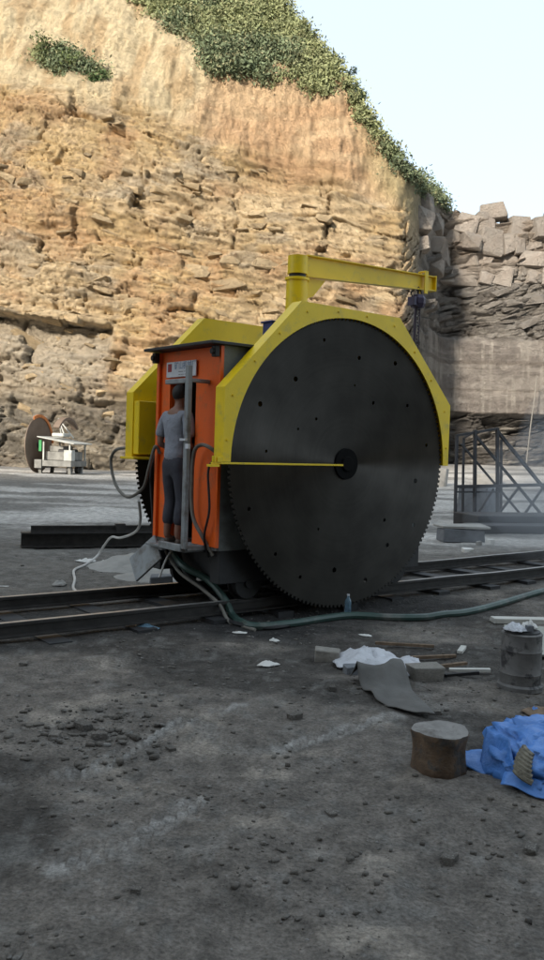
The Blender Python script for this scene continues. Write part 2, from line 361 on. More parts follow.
def build_ground():
    rr = [.0]; r = .35
    while r < 1200:
        rr.append(r); r *= 1.0125 if r < 60 else 1.06
    rr = np.array(rr)
    a = list(np.arange(-33, 33.01, .15)); a += list(np.arange(36, 325, 3.5))
    a = np.radians(np.array(a)); A, R = np.meshgrid(a, rr)
    X = R*np.sin(A); Y = R*np.cos(A); Z = ground_h(X, Y)
    u, v = muv(X, Y)
    n1 = fbm(X*.55, Y*.9, 5, 31); n2 = fbm(X*2.3, Y*3.2, 5, 41); n3 = fbm(X*.20+.12*Y, Y*.55, 6, 51); n4 = fbm(X*9, Y*9, 3, 61)
    c = np.zeros(X.shape+(3,))+np.array([.147, .131, .116])
    c = mixc(c, (.047, .043, .039), sstep(.50, .64, n1)*.8)
    c = mixc(c, (.30, .265, .225), sstep(.54, .74, n2)*.75*sstep(.62, .40, n1))
    c = mixc(c, (.17, .165, .155), sstep(.60, .72, n4)*.45)
    for p in TR:
        d, al = seg_dist(X, Y, p)
        m = sstep(.10, .04, d)*sstep(.30, .5, fbm(X*2.5, Y*2.5, 3, 77))
        c = mixc(c, (.25, .24, .225), m*(.3+.7*(np.sin(al*2*pi/.075+d*18) > .1)))
    c = c*(.8+.4*fbm(X*38, Y*38, 2, 91))[..., None]
    # near-black ground by the machine and between the rails
    near_dark = sstep(1.0, .1, np.abs(v+.05)-.1-.25*n2)*sstep(2.4, 1.6, np.abs(u+.1))
    c = mixc(c, (.018, .018, .019), np.clip(near_dark, 0, 1)*.8)
    bed = sstep(.3, .0, np.abs(v-.9)-.75)
    c = mixc(c, (.032, .031, .030), bed*.75*(.5+.5*sstep(.35, .6, n2)))
    # spoil mid ground
    mid = sstep(2.0, 2.8, v)*sstep(20, 14, Y)
    c = mixc(c, (.13, .125, .115), mid*.7)
    wl = sstep(-.9, -.2, u+.3*v)
    # pale dry stone dust of the quarry floor
    far = sstep(14.5, 18, Y+1.5*(n3-.5)+.25*X*(X < 0)*0)*sstep(2.0, 3.2, v)
    pale = mixc(np.zeros(X.shape+(3,))+np.array([.36, .345, .325]), (.15, .145, .135), sstep(.50, .62, n3)*.85)
    pale = mixc(pale, (.47, .455, .43), sstep(.5, .36, n3)*.6)*(.75+.5*fbm(X*1.4, Y*1.2, 4, 55))[..., None]
    c = mixc(c, pale, far)
    c = mixc(c, (.10, .095, .09), sstep(50, 53.5, Y+2*n3)*sstep(8, 4, X)*.6)
    V = np.stack([X, Y, Z], -1)
    me = grid_mesh('ground', V, len(a), len(rr), c, True, wrap=True)
    o = link('ground', me, mats='ground'); tag(o, kind='structure'); return o
ground = build_ground()

# ------------------------------------------------------------------ cliff
def baseY(X):
    b = 55+17*sstep(7.5, 15, X)+1.6*(fbm(X*.12, X*0, 3, 3)-.5)
    b = b-1.15*np.maximum(0, -24-X)-.8*np.maximum(0, X-30)
    return b
def crest(X):
    xs = [-70, -12, -3, -.2, .93, 4.13, 6.16, 8.25, 9, 10, 11, 12, 13, 14, 15, 16.5, 19.5, 22.3, 40, 70]
    zs = [44, 43, 38.5, 34.1, 32.1, 26.8, 23.3, 20.7, 20.8, 21.2, 21.7, 22.5, 23.0, 23.1, 22.8, 22.4, 21.9, 22.2, 20.5, 18]
    return np.interp(X, xs, zs)+.5*(fbm(X*1.1, X*0, 4, 13)-.5)
def rockline(X):
    return np.interp(X, [-70, -16, -12.5, -8, -5, 0, 4, 9, 12], [27, 25.5, 24.3, 23.6, 22.0, 21.2, 19.6, 17.2, 17.0])
def lean(X, Z):
    zl = np.interp(X, [-20, -8, -5, 10], [25.5, 25.8, 27.2, 26.5])
    return .11*Z+.62*np.maximum(0, Z-zl)
def cliff_disp(X, Z):
    wx = X+1.2*(fbm(X*.25, Z*.4, 3, 101)-.5); wz = Z+.8*(fbm(X*.3, Z*.6, 3, 103)-.5)
    rgt = sstep(7.6, 10.6, X)
    dip = -.16*(1-rgt)+.17*rgt
    zz = wz-dip*wx*1.0; xx = wx+dip*wz
    out = np.zeros(X.shape)
    for sx, sz, amp, cr, s in ((6.0, 1.9, .8, .36, 200), (3.0, .60, .38, .25, 210), (1.5, .27, .17, .12, 220)):
        f1, f2, r = vor(xx/sx, zz/sz, s)
        d = (r[0]-.5)*amp+r[3]*(r[1]-.5)*amp*1.3+r[4]*((r[2]-.1)*amp*1.4)
        out = out-d+cr*sstep(.085, .0, f2-f1)*(r[1] > .3)
    out = out+(fbm(X*1.2, Z*3.5, 4, 111)-.5)*.10+(fbm(X*.15, Z*.2, 2, 120)-.5)*2.0
    zr = rockline(X)
    soft = sstep(-1.2, 1.0, Z-zr)*(1-sstep(11, 12, X))
    sm = (fbm(X*.5, Z*.25, 4, 130)-.5)*1.6+(fbm(X*2.2, Z*.8, 4, 135)-.5)*.55+(fbm(X*6, Z*2.0, 3, 136)-.5)*.2
    out = out*(1-.86*soft)+sm*soft
    # sawn band on the right
    saw = sstep(11.2, 12.4, X)*sstep(4.9, 5.4, Z)*sstep(11.9, 11.4, Z)
    lay = np.floor(Z*.55)
    out = out*(1-.93*saw)+saw*(-.55+.25*(h2(lay, lay*0, 7)-.5)+.015*np.sin(Z*9))
    base = sstep(5.0, 4.2, Z)*sstep(9, 12, X)
    out = out+base*(.8+.5*(fbm(X*.6, Z*3, 3, 140)-.5))
    # the undercut bed at lower left
    zl = 9.85-.085*(X+17.7)
    inx = sstep(-10.6, -11.2, X)*sstep(-22, -20, X)
    out = out+inx*(1.1*sstep(.05, -.05, Z-zl)*sstep(-2.6, -.5, Z-zl)-.55*sstep(0, .15, Z-zl)*sstep(.9, .5, Z-zl))
    out = out+.35*sstep(4.7, 4.1, Z)*(1-rgt)
    return out
def cliff_col(X, Z, dsp):
    n1 = fbm(X*.28, Z*.5, 5, 301); n2 = fbm(X*1.3, Z*3.0, 5, 311); n3 = fbm(X*.12, Z*.22, 4, 321); n4 = fbm(X*3.2, Z*9, 3, 331)
    c = np.zeros(X.shape+(3,))+np.array([.60, .445, .245])
    c = mixc(c, (.64, .51, .335), sstep(.45, .65, n3)*.8)
    c = mixc(c, (.52, .34, .20), sstep(.5, .7, n1)*.7)
    c = mixc(c, (.42, .31, .19), sstep(.52, .72, n2)*.6)
    c = mixc(c, (.45, .39, .30), sstep(.58, .7, fbm(X*.35, Z*.7, 4, 341))*.6)
    c = mixc(c, (.24, .17, .11), sstep(.62, .72, n4)*.6)
    # greyer and darker towards the base
    g = sstep(6.6, 4.2, Z+3*(n1-.5)+1.5*(n3-.5))
    gg = mixc(np.zeros(X.shape+(3,))+np.array([.165, .152, .13]), (.32, .285, .23), sstep(.5, .68, n2))
    c = mixc(c, gg, g*.9)
    zl = 9.85-.085*(X+17.7)
    u = sstep(-10.4, -11.2, X)*sstep(.1, -.1, Z-zl)*sstep(-6.5, -3.5, Z-zl)
    c = mixc(c, (.44, .39, .315), u*.75)
    # soil
    zr = rockline(X); soft = sstep(-1.0, .8, Z-zr+2.5*(n1-.5))
    soil = mixc(np.zeros(X.shape+(3,))+np.array([.62, .445, .275]), (.54, .36, .215), sstep(.45, .62, fbm(X*.3, Z*.9, 4, 351)))
    bank = mixc(np.zeros(X.shape+(3,))+np.array([.62, .51, .33]), (.50, .37, .22), sstep(.45, .68, fbm(X*.9, Z*.35, 4, 361)))
    bk = sstep(-4.2, -6.0, X-.6*(Z-26))
    soil = mixc(soil, bank, bk)
    ol = sstep(4.0, 7.5, X)*sstep(-5.5, -2.0, Z-crest(X)); soil = mixc(soil, (.40, .34, .19), ol*.8)  # shade painted as an olive tone on the right-facing soil below the crest
    c = mixc(c, soil, soft)
    # right hand grey shale (grey partly painted shade), sawn faces, dark foot
    rg = sstep(7.4, 10.6, X+2.2*(n1-.5)+.12*(11-Z))
    sh = mixc(np.zeros(X.shape+(3,))+np.array([.28, .258, .232]), (.17, .155, .14), sstep(.45, .62, n2))
    top = sstep(16.5, 18.5, Z+1.5*(n1-.5)); sh = mixc(sh, (.33, .28, .235), top)
    c = mixc(c, sh, rg)
    saw = sstep(11.2, 12.4, X)*sstep(4.9, 5.4, Z)*sstep(11.9, 11.4, Z)
    sc = mixc(np.zeros(X.shape+(3,))+np.array([.29, .26, .232]), (.215, .19, .17), sstep(.45, .6, fbm(X*.15, Z*1.6, 4, 371)))
    sc = mixc(sc, (.40, .365, .32), sstep(.55, .7, fbm(X*3, Z*.3, 3, 381))*.5)
    sc = mixc(sc, (.16, .135, .115), sstep(.25, .1, np.abs(Z-9.6+.3*(n1-.5)))*.7)
    c = mixc(c, sc, saw)
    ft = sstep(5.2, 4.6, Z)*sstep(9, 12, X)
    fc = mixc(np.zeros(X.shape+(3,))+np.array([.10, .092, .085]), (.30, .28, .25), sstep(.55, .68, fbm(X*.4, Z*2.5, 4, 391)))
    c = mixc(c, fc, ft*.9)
    return c*(1.06+.10*rg[..., None])
def veg_mask(X, Z):
    C = crest(X); n = fbm(X*.5, Z*.5, 4, 401)
    edge = np.interp(X, [-14, -11.2, -9, -5.6, -5.2, 2, 4, 5], [38.0, 34.3, 32.5, 29.8, 26.8, 26.4, 25.9, 26.6])
    a = sstep(-.9, 1.6, Z-edge+2.2*(n-.5))*sstep(-13, -10, X)
    b = sstep(-1.3, -.3, Z-C+1.4*(n-.5))*sstep(3.0, 4.2, X)*sstep(14.6, 13.6, X)
    c2 = sstep(1.2, .2, np.hypot((X+14.5)*.5, (Z-27.3)*1.0+.35*(X+14.5))+2.6*(n-.5))*.6
    return np.clip(np.maximum(np.maximum(a, b), c2), 0, 1)*sstep(.25, .42, fbm(X*.9, Z*.9, 3, 411))
def build_cliff():
    xs = np.concatenate([np.arange(-62, -22, .8), np.arange(-22, 27, .095), np.arange(27, 66, .8)])
    nz = 420; t = np.linspace(0, 1, nz)
    X, T = np.meshgrid(xs, t); C = crest(X); Z = -1.5+T*(C+1.5)
    D = cliff_disp(X, Z); Y = baseY(X)+lean(X, Z)+D
    col = cliff_col(X, Z, D)
    vg = veg_mask(X, Z); col = mixc(col, (.24, .22, .125), vg*.75)
    Zd = Z+(fbm(X*2, Z*2, 3, 150)-.5)*.12
    # rows running back over the top
    rows = [np.stack([X, Y, Zd], -1)]; cols = [col]
    for k in range(1, 12):
        b = (k/11)**1.5*40
        Xb = xs[None, :]; Yb = Y[-1:]+b; Zb = Zd[-1:]-b*(.06+.4*sstep(0, 6, Xb)*sstep(15, 14, Xb))-.4*min(k, 2)/2+fbm(Xb*.4, Yb*.4, 3, 170)*.8*min(1, k/3)-.3
        rows.append(np.stack([Xb, Yb, Zb], -1)); cols.append(mixc(col[-1:]*0+np.array([.22, .19, .14]), (.10, .115, .045), sstep(15, 14, Xb)))
    V = np.concatenate(rows, 0); Cc = np.concatenate(cols, 0)
    me = grid_mesh('quarry_cliff', V, len(xs), V.shape[0], Cc, False)
    o = link('quarry_cliff', me, mats='cliff'); tag(o, kind='structure')
    return o, X, Y, Zd
cliff, CX, CY, CZ = build_cliff()
def cliff_y(x, z):
    X = np.array([x]); Z = np.array([z]); return float((baseY(X)+lean(X, Z)+cliff_disp(X, Z))[0])

def rock_mesh(name, seed, lo=.55, nc=2):
    rnd = random.Random(seed); bm = bmesh.new()
    for sx in (-1, 1):
        for sy in (-1, 1):
            for sz in (-1, 1):
                for _ in range(nc):
                    bm.verts.new((sx*.5*rnd.uniform(lo, 1), sy*.5*rnd.uniform(lo, 1), sz*.5*rnd.uniform(lo, 1)))
    r = bmesh.ops.convex_hull(bm, input=bm.verts)
    bmesh.ops.delete(bm, geom=[v for v in bm.verts if not v.link_faces], context='VERTS')
    bmesh.ops.recalc_face_normals(bm, faces=bm.faces)
    me = bpy.data.meshes.new(name); bm.to_mesh(me); bm.free(); return me
def rock_set(name, mk, seeds, lo=.55, nc=3):
    r = []
    for s in seeds:
        me = rock_mesh(name, s, lo, nc); me.materials.append(M[mk]); r.append(me)
    return r
tan = rock_set('rock_slab', 'slabtan', range(10), .3); gry = rock_set('rock_slab', 'slabgrey', range(10, 20), .35); pal = rock_set('rock_block', 'blockpale', range(20, 28), .52, 3)
R = random.Random(5); nslab = 0
for k in range(900):
    if nslab >= 190: break
    x = R.uniform(-19, 9.5); z = R.uniform(1, 24)
    if z > float(rockline(np.array([x]))[0])-.8: continue
    big = R.random() < .12; L = R.uniform(1.4, 2.6) if big else R.uniform(.5, 1.4)
    o = bpy.data.objects.new('rock_slab', R.choice(gry if z < 3.6 and R.random() < .8 else tan)); COL.objects.link(o); o.parent = cliff
    o.scale = (L*1.2, R.uniform(1.1, 1.9), L*R.uniform(.22, .5)); o.rotation_euler = (R.uniform(-.45, .1), radians(R.gauss(10, 13)), R.uniform(-.5, .5))
    o.location = (x, cliff_y(x, z)+.52, z); nslab += 1
for k in range(70):
    x = R.uniform(10.5, 24); z = R.uniform(12.0, 17.5)
    o = bpy.data.objects.new('rock_slab', R.choice(gry)); COL.objects.link(o); o.parent = cliff; L = R.uniform(.9, 2.8)
    o.scale = (L, 1.2, L*R.uniform(.14, .3)); o.rotation_euler = (R.uniform(-.3, .2), radians(R.gauss(-13, 6)), R.uniform(-.3, .3))
    o.location = (x, cliff_y(x, z)+.38, z)
# the big jointed blocks along the top of the right-hand face
bl = []
for row, (z0, hgt) in enumerate(((17.0, 1.3), (18.4, 1.5), (20.0, 1.6), (21.6, 1.45), (22.9, 1.2))):
    x = 9.4 if row < 3 else 15.2
    while x < 27:
        a = R.uniform(.9, 2.5); c = hgt*R.uniform(.7, 1.25)
        if not (row == 4 and not (15.3 < x < 18.6 or 22 < x < 24)) and not (row == 3 and R.random() < .15): bl.append((x+a/2, z0+R.uniform(-.2, .2)+.02*(x-15), a, c))
        x += a*1.02
for x, z, a, c in bl:
    o = bpy.data.objects.new('rock_block', R.choice(pal)); COL.objects.link(o); o.parent = cliff
    o.scale = (a*1.2, R.uniform(1.8, 2.8), c*1.22); o.rotation_euler = (R.uniform(-.2, .1), R.uniform(-.22, .22), R.uniform(-.35, .35))
    zz = min(z, float(crest(np.array([x]))[0])); o.location = (x, cliff_y(x, zz)+.65+R.uniform(0, .35), z)

# unseen wall added behind the camera: keeps the low sun off the quarry floor
def build_back():
    xs = np.arange(-90, 80, 1.5); zs = np.linspace(-1.5, 1, 30); t = np.linspace(0, 1, 40); X, T = np.meshgrid(xs, t)
    H = 31.5+3*(fbm(X*.05, X*0, 3, 501)-.5)+1.2*(fbm(X*.4, X*0, 3, 502)-.5)
    Z = -1.5+T*(H+1.5)
    D = (vor(X/4, Z/1.6, 510)[2][0]-.5)*1.6+(fbm(X*.5, Z, 3, 511)-.5)*1.5
    Y = -14-.004*X**2-.1*Z+D
    c = mixc(np.zeros(X.shape+(3,))+np.array([.42, .33, .22]), (.28, .24, .19), sstep(.4, .6, fbm(X*.2, Z*.5, 4, 512)))
    rows = [np.stack([X, Y, Z], -1)]; cs = [c]
    for b in (3, 12, 60): rows.append(np.stack([xs[None]+0, Y[-1:]-b, Z[-1:]-.3], -1)); cs.append(c[-1:])
    V = np.concatenate(rows, 0)
    tag(link('added_shade_wall', grid_mesh('added_shade_wall', V, len(xs), V.shape[0], np.concatenate(cs, 0), False), mats='cliff'), kind='structure')
build_back()

# ------------------------------------------------------------------ scrub on the hill
def leaves(P, N, size, seed, cols):
    rg = np.random.RandomState(seed); n = len(P)
    a = rg.normal(size=(n, 3)); a /= np.linalg.norm(a, axis=1)[:, None]
    b = np.cross(a, rg.normal(size=(n, 3))); b /= np.linalg.norm(b, axis=1)[:, None]
    s = size*rg.uniform(.5, 1.4, n)[:, None]
    V = np.stack([P-a*s, P+b*s*.45, P+a*s, P-b*s*.45], 1).reshape(-1, 3)
    C = np.repeat(cols, 4, 0)
    return V, C
def leaf_mesh(name, V, C):
    me = bpy.data.meshes.new(name); nv = len(V); nq = nv//4
    me.vertices.add(nv); me.vertices.foreach_set('co', V.reshape(-1).astype(np.float32))
    me.loops.add(nv); me.loops.foreach_set('vertex_index', np.arange(nv, dtype=np.int32))
    me.polygons.add(nq); me.polygons.foreach_set('loop_start', np.arange(0, nv, 4, dtype=np.int32)); me.update(calc_edges=True)
    a = me.color_attributes.new('Col', 'FLOAT_COLOR', 'POINT'); c = np.ones((nv, 4), np.float32); c[:, :3] = C; a.data.foreach_set('color', c.reshape(-1))
    me.materials.append(M['leaf']); return me
rg = np.random.RandomState(3)
px = rg.uniform(-19, 15, 60000); pz = rg.uniform(19, 41, 60000); pc = crest(px); ok = pz < pc; px = px[ok]; pz = pz[ok]
m = veg_mask(px, pz); ok = rg.rand(len(px)) < m*.75*sstep(.3, .5, fbm(px*1.6, pz*1.6, 3, 431))+m*.2; px = px[ok]; pz = pz[ok]
px = px[:9000]; pz = pz[:9000]
py = baseY(px)+lean(px, pz)+cliff_disp(px, pz)
tn = len(px); hue = fbm(px*.35, pz*.35, 3, 601); hs = rg.rand(tn)
cb = mixc(np.zeros((tn, 3))+np.array([.185, .205, .10]), (.12, .15, .085), sstep(.42, .58, hue)); cb = mixc(cb, (.34, .31, .18), (hs > .82)*.5); cb = mixc(cb, (.22, .24, .12), sstep(.5, .3, hue)*.6)
K = 32; sz = rg.uniform(.25, .75, tn)*(.6+hue)
off = rg.normal(size=(tn, K, 3))*np.array([.6, .4, .34])*sz[:, None, None]
P = np.stack([px, py-.1, pz+.1], -1)[:, None, :]+off; P[..., 2] += .2*sz[:, None]
cc = np.repeat(cb[:, None, :], K, 1)*rg.uniform(.8, 1.2, (tn, K, 1))
V, C = leaves(P.reshape(-1, 3), None, .125, 4, cc.reshape(-1, 3))
tag(link('scrub', leaf_mesh('scrub', V, C)), 'olive green scrub and grass covering the hill above the rock face', 'scrub', kind='stuff')
def shrub(x, y, z, r, label, seed, h=1.0, colr=(.06, .08, .035), group=None):
    t = empty('shrub', (x, y, z), label=label, cat='shrub', group=group)
    g = np.random.RandomState(seed); n = int(160+500*r)
    cl = g.normal(size=(7, 3))*np.array([.45, .35, .35*h])*r+np.array([0, 0, r*.9*h])
    p = cl[g.randint(0, 7, n)]+g.normal(size=(n, 3))*r*.24
    cc = np.array(colr)*g.uniform(.6, 1.5, (n, 1))
    V, C = leaves(p, None, .10, seed, cc)
    o = link('crown', leaf_mesh('crown', V, C), t)
    mb = MB()
    for q in cl[:5]: mb.tube([(0, 0, -.3), tuple(q*.5+np.array([0, 0, .05])), tuple(q)], [.05, .035, .012], 5)
    mb.build('trunk', 'bark', t)
for i, (x, z, r, lab) in enumerate([
    (3.35, 28.2, .5, 'small dark shrub highest up on the hill ridge against the sky'),
    (4.35, 26.9, .65, 'loose green shrub on the ridge above the bare soil corner'),
    (4.95, 25.9, .5, 'dark shrub just right of the loosest one on the ridge'),
    (6.2, 23.6, .6, 'rounded shrub midway down the grassy ridge'),
    (8.2, 21.3, .55, 'sparse pale shrub sticking up from the lower ridge'),
    (12.4, 22.8, .55, 'lowest little shrub where the ridge meets the grey blocks')]):
    zz = min(z, float(crest(np.array([x]))[0])); shrub(x, cliff_y(x, zz)+.2, zz-.1, r, lab, 40+i, colr=(.05, .075, .05) if i != 4 else (.11, .12, .10))
for i, (x, z, r, lab) in enumerate([
    (-15.9, 28.0, 1.25, 'upper green bush growing on the cream soil bank at left'),
    (-14.4, 27.2, 1.05, 'middle bush of the three on the cream soil bank'),
    (-12.6, 26.0, .75, 'lowest dark bush hanging at the foot of the cream soil bank')]):
    shrub(x, cliff_y(x, z)-.1, z-.5, r, lab, 60+i, h=.8, colr=(.085, .11, .04) if i < 2 else (.05, .085, .03))

# ------------------------------------------------------------------ railway
track = empty('rail_track', mw(0, 0, 0), TH, label='pair of dark steel rails on buried sleepers running under the big saw', cat='rail track')
def rail_prof(L0, L1, v, name='rail'):
    mb = MB(); hw = .035; z1 = RZ; z0 = 0.015
    prof = [(-.062, z0), (.062, z0), (.062, z0+.014), (.011, z0+.028), (.011, z1-.038), (hw, z1-.03), (hw, z1-.004), (hw-.008, z1), (-hw+.008, z1), (-hw, z1-.004), (-hw, z1-.03), (-.011, z1-.038), (-.011, z0+.028), (-.062, z0+.014)]
    n = 30; vs = []; k = len(prof)
    for i in range(n+1):
        u = L0+(L1-L0)*i/n; dz = .006*sin(u*1.3)+.004*sin(u*2.9+1); dy = .006*sin(u*.9)
        vs += [(u, v+p[0]+dy, p[1]+dz) for p in prof]
    fs = [(i*k+j, i*k+(j+1) % k, (i+1)*k+(j+1) % k, (i+1)*k+j) for i in range(n) for j in range(k)]
    fs += [tuple(range(k))[::-1], tuple(range(n*k, n*k+k))]
    mb.add(vs, fs); mb.m = [1 if (j in (7,)) else 0 for i in range(n) for j in range(k)]+[0, 0]
    me = mb.mesh(name); return link(name, me, track, mats=['rail', 'railtop'])
rail_prof(-11, 14, RV1); rail_prof(-11, 14, RV2)
sm = MB().box(-.11, .11, -.22, 1.45, -.10, -.005).mesh('sleeper'); sm.materials.append(M['dark'])
for k in range(28):
    u = -10.6+k*.9+random.uniform(-.06, .06)
    o = bpy.data.objects.new('sleeper', sm); COL.objects.link(o); o.parent = track; o.location = (u, .3+random.uniform(-.06, .06), random.uniform(-.015, .012)); o.rotation_euler = (0, 0, random.uniform(-.03, .03))

# ------------------------------------------------------------------ the stone cutting machine
mach = empty('stone_cutting_machine', (HX, HY, HZ), TH, label='big rail-mounted stone saw with two huge discs under yellow guards and an orange cab', cat='stone saw')
RB = 1.65
holes = [(-0.389, 1.365, .024), (0.156, 1.216, .03), (0.751, 1.205, .034), (-0.78, 0.906, .034), (0.408, 0.716, .026), (0.987, 0.719, .026), (-0.466, 0.49, .022), (-0.721, 0.37, .018), (1.182, -0.194, .036), (0.665, -0.66, .026), (1.177, -0.736, .03), (0.732, -0.962, .032), (-0.381, -0.731, .018), (-0.116, -1.208, .036), (0.384, -1.358, .034), (-0.621, -1.253, .026), (-1.251, 0.61, .034), (-1.352, -0.488, .026), (-.98, -.98, .024), (-1.15, .12, .02), (1.36, .25, .026), (.1, .9, .016)]
def disc_mesh():
    c = bpy.data.curves.new('saw_blade', 'CURVE'); c.dimensions = '2D'; c.fill_mode = 'BOTH'; c.extrude = .005
    N = 168; pts = []
    for i in range(N):
        a0 = 2*pi*i/N; da = 2*pi/N
        for f, r in ((0, 1.616), (.30, 1.616), (.33, 1.608), (.42, 1.608), (.46, 1.640), (.94, 1.643), (.97, 1.614)):
            pts.append((r*cos(a0+f*da), r*sin(a0+f*da)))
    def spl(p):
        s = c.splines.new('POLY'); s.points.add(len(p)-1)
        for i, q in enumerate(p): s.points[i].co = (q[0], q[1], 0, 1)
        s.use_cyclic_u = True
    spl(pts)
    for x, y, r in holes: r *= .84; spl([(x+r*cos(t*pi/7), y+r*sin(t*pi/7)) for t in range(14)])
    me = curve_mesh(c); me.name = 'saw_blade'
    me.transform(Matrix.Rotation(pi/2, 4, 'X')); return me
dm = disc_mesh(); dm.materials.clear(); dm.materials.append(M['disc'])
def hub_mb(s): return MB().cyl((0, 0, 0), (0, s*.028, 0), .18, .175, 32).cyl((0, s*.028, 0), (0, s*.05, 0), .09, .08, 20)
blade = link('saw_blade', dm, mach)
hub_mb(-1).build('hub', 'hub', blade, bevel=.004)
blade2 = link('saw_blade', dm, mach, loc=(0, 1.90, 0), rot=(0, 1.1, 0)); hub_mb(1).build('hub', 'hub', blade2, bevel=.004)
GA, GB, GC, GD = 1.7332, .7585, .7625, 1.7404
outl = [(-GA, 0), (-GA, GB), (-GC, GD), (GC, GD), (GA, GB), (GA, 0)]
def outer_r(a):
    dx, dz = cos(a), sin(a); best = 9
    if abs(dx) > 1e-6: best = min(best, GA/abs(dx))
    if dz > 1e-6: best = min(best, GD/dz)
    # diagonals: line through (GA,GB)-(GC,GD)
    nx, nz = (GD-GB), (GA-GC); dd = nx*GA+nz*GB
    q = nx*abs(dx)+nz*dz
    return min(best, dd/q)
def guard(v_face, v_back, name='blade_guard'):
    # v_face: plane of the cut-out plate on the outside, v_back: inner closing plate
    s = 1 if v_back > v_face else -1; t = .012*s
    g = MB(); g.prism(outl, v_back-t, v_back)
    th = .014
    for (a, b) in zip(outl[:-1], outl[1:]):
        d = Vector((b[0]-a[0], b[1]-a[1])).normalized(); nn = Vector((-d.y, d.x))*-th
        q = [a, b, (b[0]+nn.x, b[1]+nn.y), (a[0]+nn.x, a[1]+nn.y)]
        g.prism(q, v_face+t, v_back-t)
    o = g.build(name, 'yellow', mach)
    f = MB(); A = sorted(set([pi*i/72 for i in range(73)]+[atan2(GB, GA), atan2(GD, GC), pi-atan2(GB, GA), pi-atan2(GD, GC)]))
    ri = 1.636; k = len(A); vs = []
    for y in (v_face, v_face+t):
        for a in A:
            ro = outer_r(a); vs += [(ri*cos(a), y, ri*sin(a)), (ro*cos(a), y, ro*sin(a))]
    fs = []
    for i in range(k-1):
        a, b, c, d = 2*i, 2*i+1, 2*i+3, 2*i+2; o2 = 2*k
        fs += [(a, b, c, d), (a+o2, d+o2, c+o2, b+o2), (b, b+o2, c+o2, c), (a, d, d+o2, a+o2)]
    fs += [(0, 2*k, 2*k+1, 1), (2*k-2, 2*k-1, 4*k-1, 4*k-2)]
    f.add(vs, fs); f.build('face_plate', 'yellow', o)
    return o
g1 = guard(-.0437, .1174)
for a in [pi*(i+.5)/12 for i in range(12)]:
    r = (outer_r(a)+1.655)/2
    if outer_r(a)-1.655 > .06: MB().cyl((r*cos(a), -.044, r*sin(a)), (r*cos(a), -.056, r*sin(a)), .012, .012, 6).build('bolt', 'yellow', g1)
g2 = guard(1.9853, 1.8242)
# inner box and lip on the far guard
MB().box(-1.72, -1.05, 1.70, 1.822, .03, .655).build('guard_box', 'yellow', mach, bevel=.006)
MB().box(-1.80, -.95, 1.66, 1.99, -.03, -.002).build('guard_lip', 'yellow', mach, bevel=.004)
# guide rod across the near blade
r_ = MB().box(-1.92, -.14, -.118, -.100, -.022, -.002); r_.box(-1.93, -1.83, -.13, -.045, -.05, -.026).box(-1.86, -1.80, -.13, -.05, -.001, .05).cyl((-1.89, -.11, .0), (-1.89, -.11, .06), .02, .02, 10)
r_.build('guide_rod', 'yellow', mach, bevel=.002)
# body
BT = 1.20
b_ = MB().box(-.90, 1.52, .1785, 1.76, -.94, BT)
body = b_.build('machine_body', 'bodygrey', mach, bevel=.01)
MB().box(-1.60, -.902, .1795, .215, -.94, BT).build('side_panel', 'bodygrey', mach)
MB().box(-1.60, -.902, 1.385, 1.42, -.94, BT).build('side_panel', 'bodygrey', mach)
for (x0, x1) in ((-.80, .25), (.30, 1.45)):
    MB().box(x0, x1, .168, .1783, .60, 1.14).build('access_panel', 'bodygrey', body)
# cab front: orange strips, head panel, reveals
cab = MB().box(-1.62, -1.601, 1.19, 1.418, -.905, 1.195).box(-1.62, -1.601, .176, .655, -.905, 1.195).box(-1.62, -1.601, .655, 1.19, .84, 1.195)
cabo = cab.build('cab_front', 'orange', mach)
MB().box(-1.601, -1.35, 1.185, 1.20, -.905, .84).box(-1.601, -1.35, .65, .665, -.905, .84).build('door_reveal', 'orange', cabo)
MB().box(-1.655, -1.6205, 1.375, 1.43, -.905, 1.195).build('corner_trim', 'orange', cabo, bevel=.003)
MB().box(-1.645, -1.6205, .170, .20, -.905, 1.195).build('corner_trim', 'orange', cabo, bevel=.003)
MB().box(-1.60, -.902, .216, 1.384, -.945, -.91).build('floor_plate', 'frame', mach)
# console inside the cab
MB().box(-1.15, -.93, .45, 1.1, -.905, .10).box(-1.2, -.93, .5, 1.05, .10, .14).cyl((-1.12, .7, .14), (-1.2, .7, .30), .012, .012, 8).cyl((-1.12, .9, .14), (-1.2, .9, .30), .012, .012, 8).build('control_console', 'dark', mach, bevel=.004)
MB().box(-1.80, -.86, .11, 1.49, 1.201, 1.232).build('roof_plate', 'dark', mach, bevel=.004)
for v in (.205, 1.40): MB().box(-1.72, -1.66, v-.035, v+.035, 1.075, 1.19).cyl((-1.72, v, 1.13), (-1.745, v, 1.13), .03, .034, 12).build('work_lamp', 'black', mach, bevel=.006)
# sign
sg = MB().box(-1.652, -1.6405, .625, 1.225, .905, 1.075).build('sign_board', 'white', mach, bevel=.002)
def text(body_, size, u, v, w_, matk, nm, parent, sx=1.0):
    c = bpy.data.curves.new('t', 'FONT'); c.body = body_; c.size = size; c.extrude = .0006; c.align_x = 'CENTER'; c.align_y = 'CENTER'; c.resolution_u = 2
    me = curve_mesh(c); me.materials.clear(); me.name = nm
    # text faces -u ; reading direction runs towards -v
    R_ = Matrix(((0, 0, -1, 0), (-1, 0, 0, 0), (0, 1, 0, 0), (0, 0, 0, 1)))
    me.transform(R_ @ Matrix.Diagonal((sx, 1, 1, 1))); me.transform(Matrix.Translation((u, v, w_)))
    return link(nm, me, parent, mats=matk)
text('矿山机械厂', .095, -1.6535, .84, 1.022, 'ink', 'lettering', sg, .92)
text('▪▪▪▪▪ ▪▪▪▪ ▪▪▪▪', .034, -1.6535, .84, .962, 'ink2', 'lettering', sg)
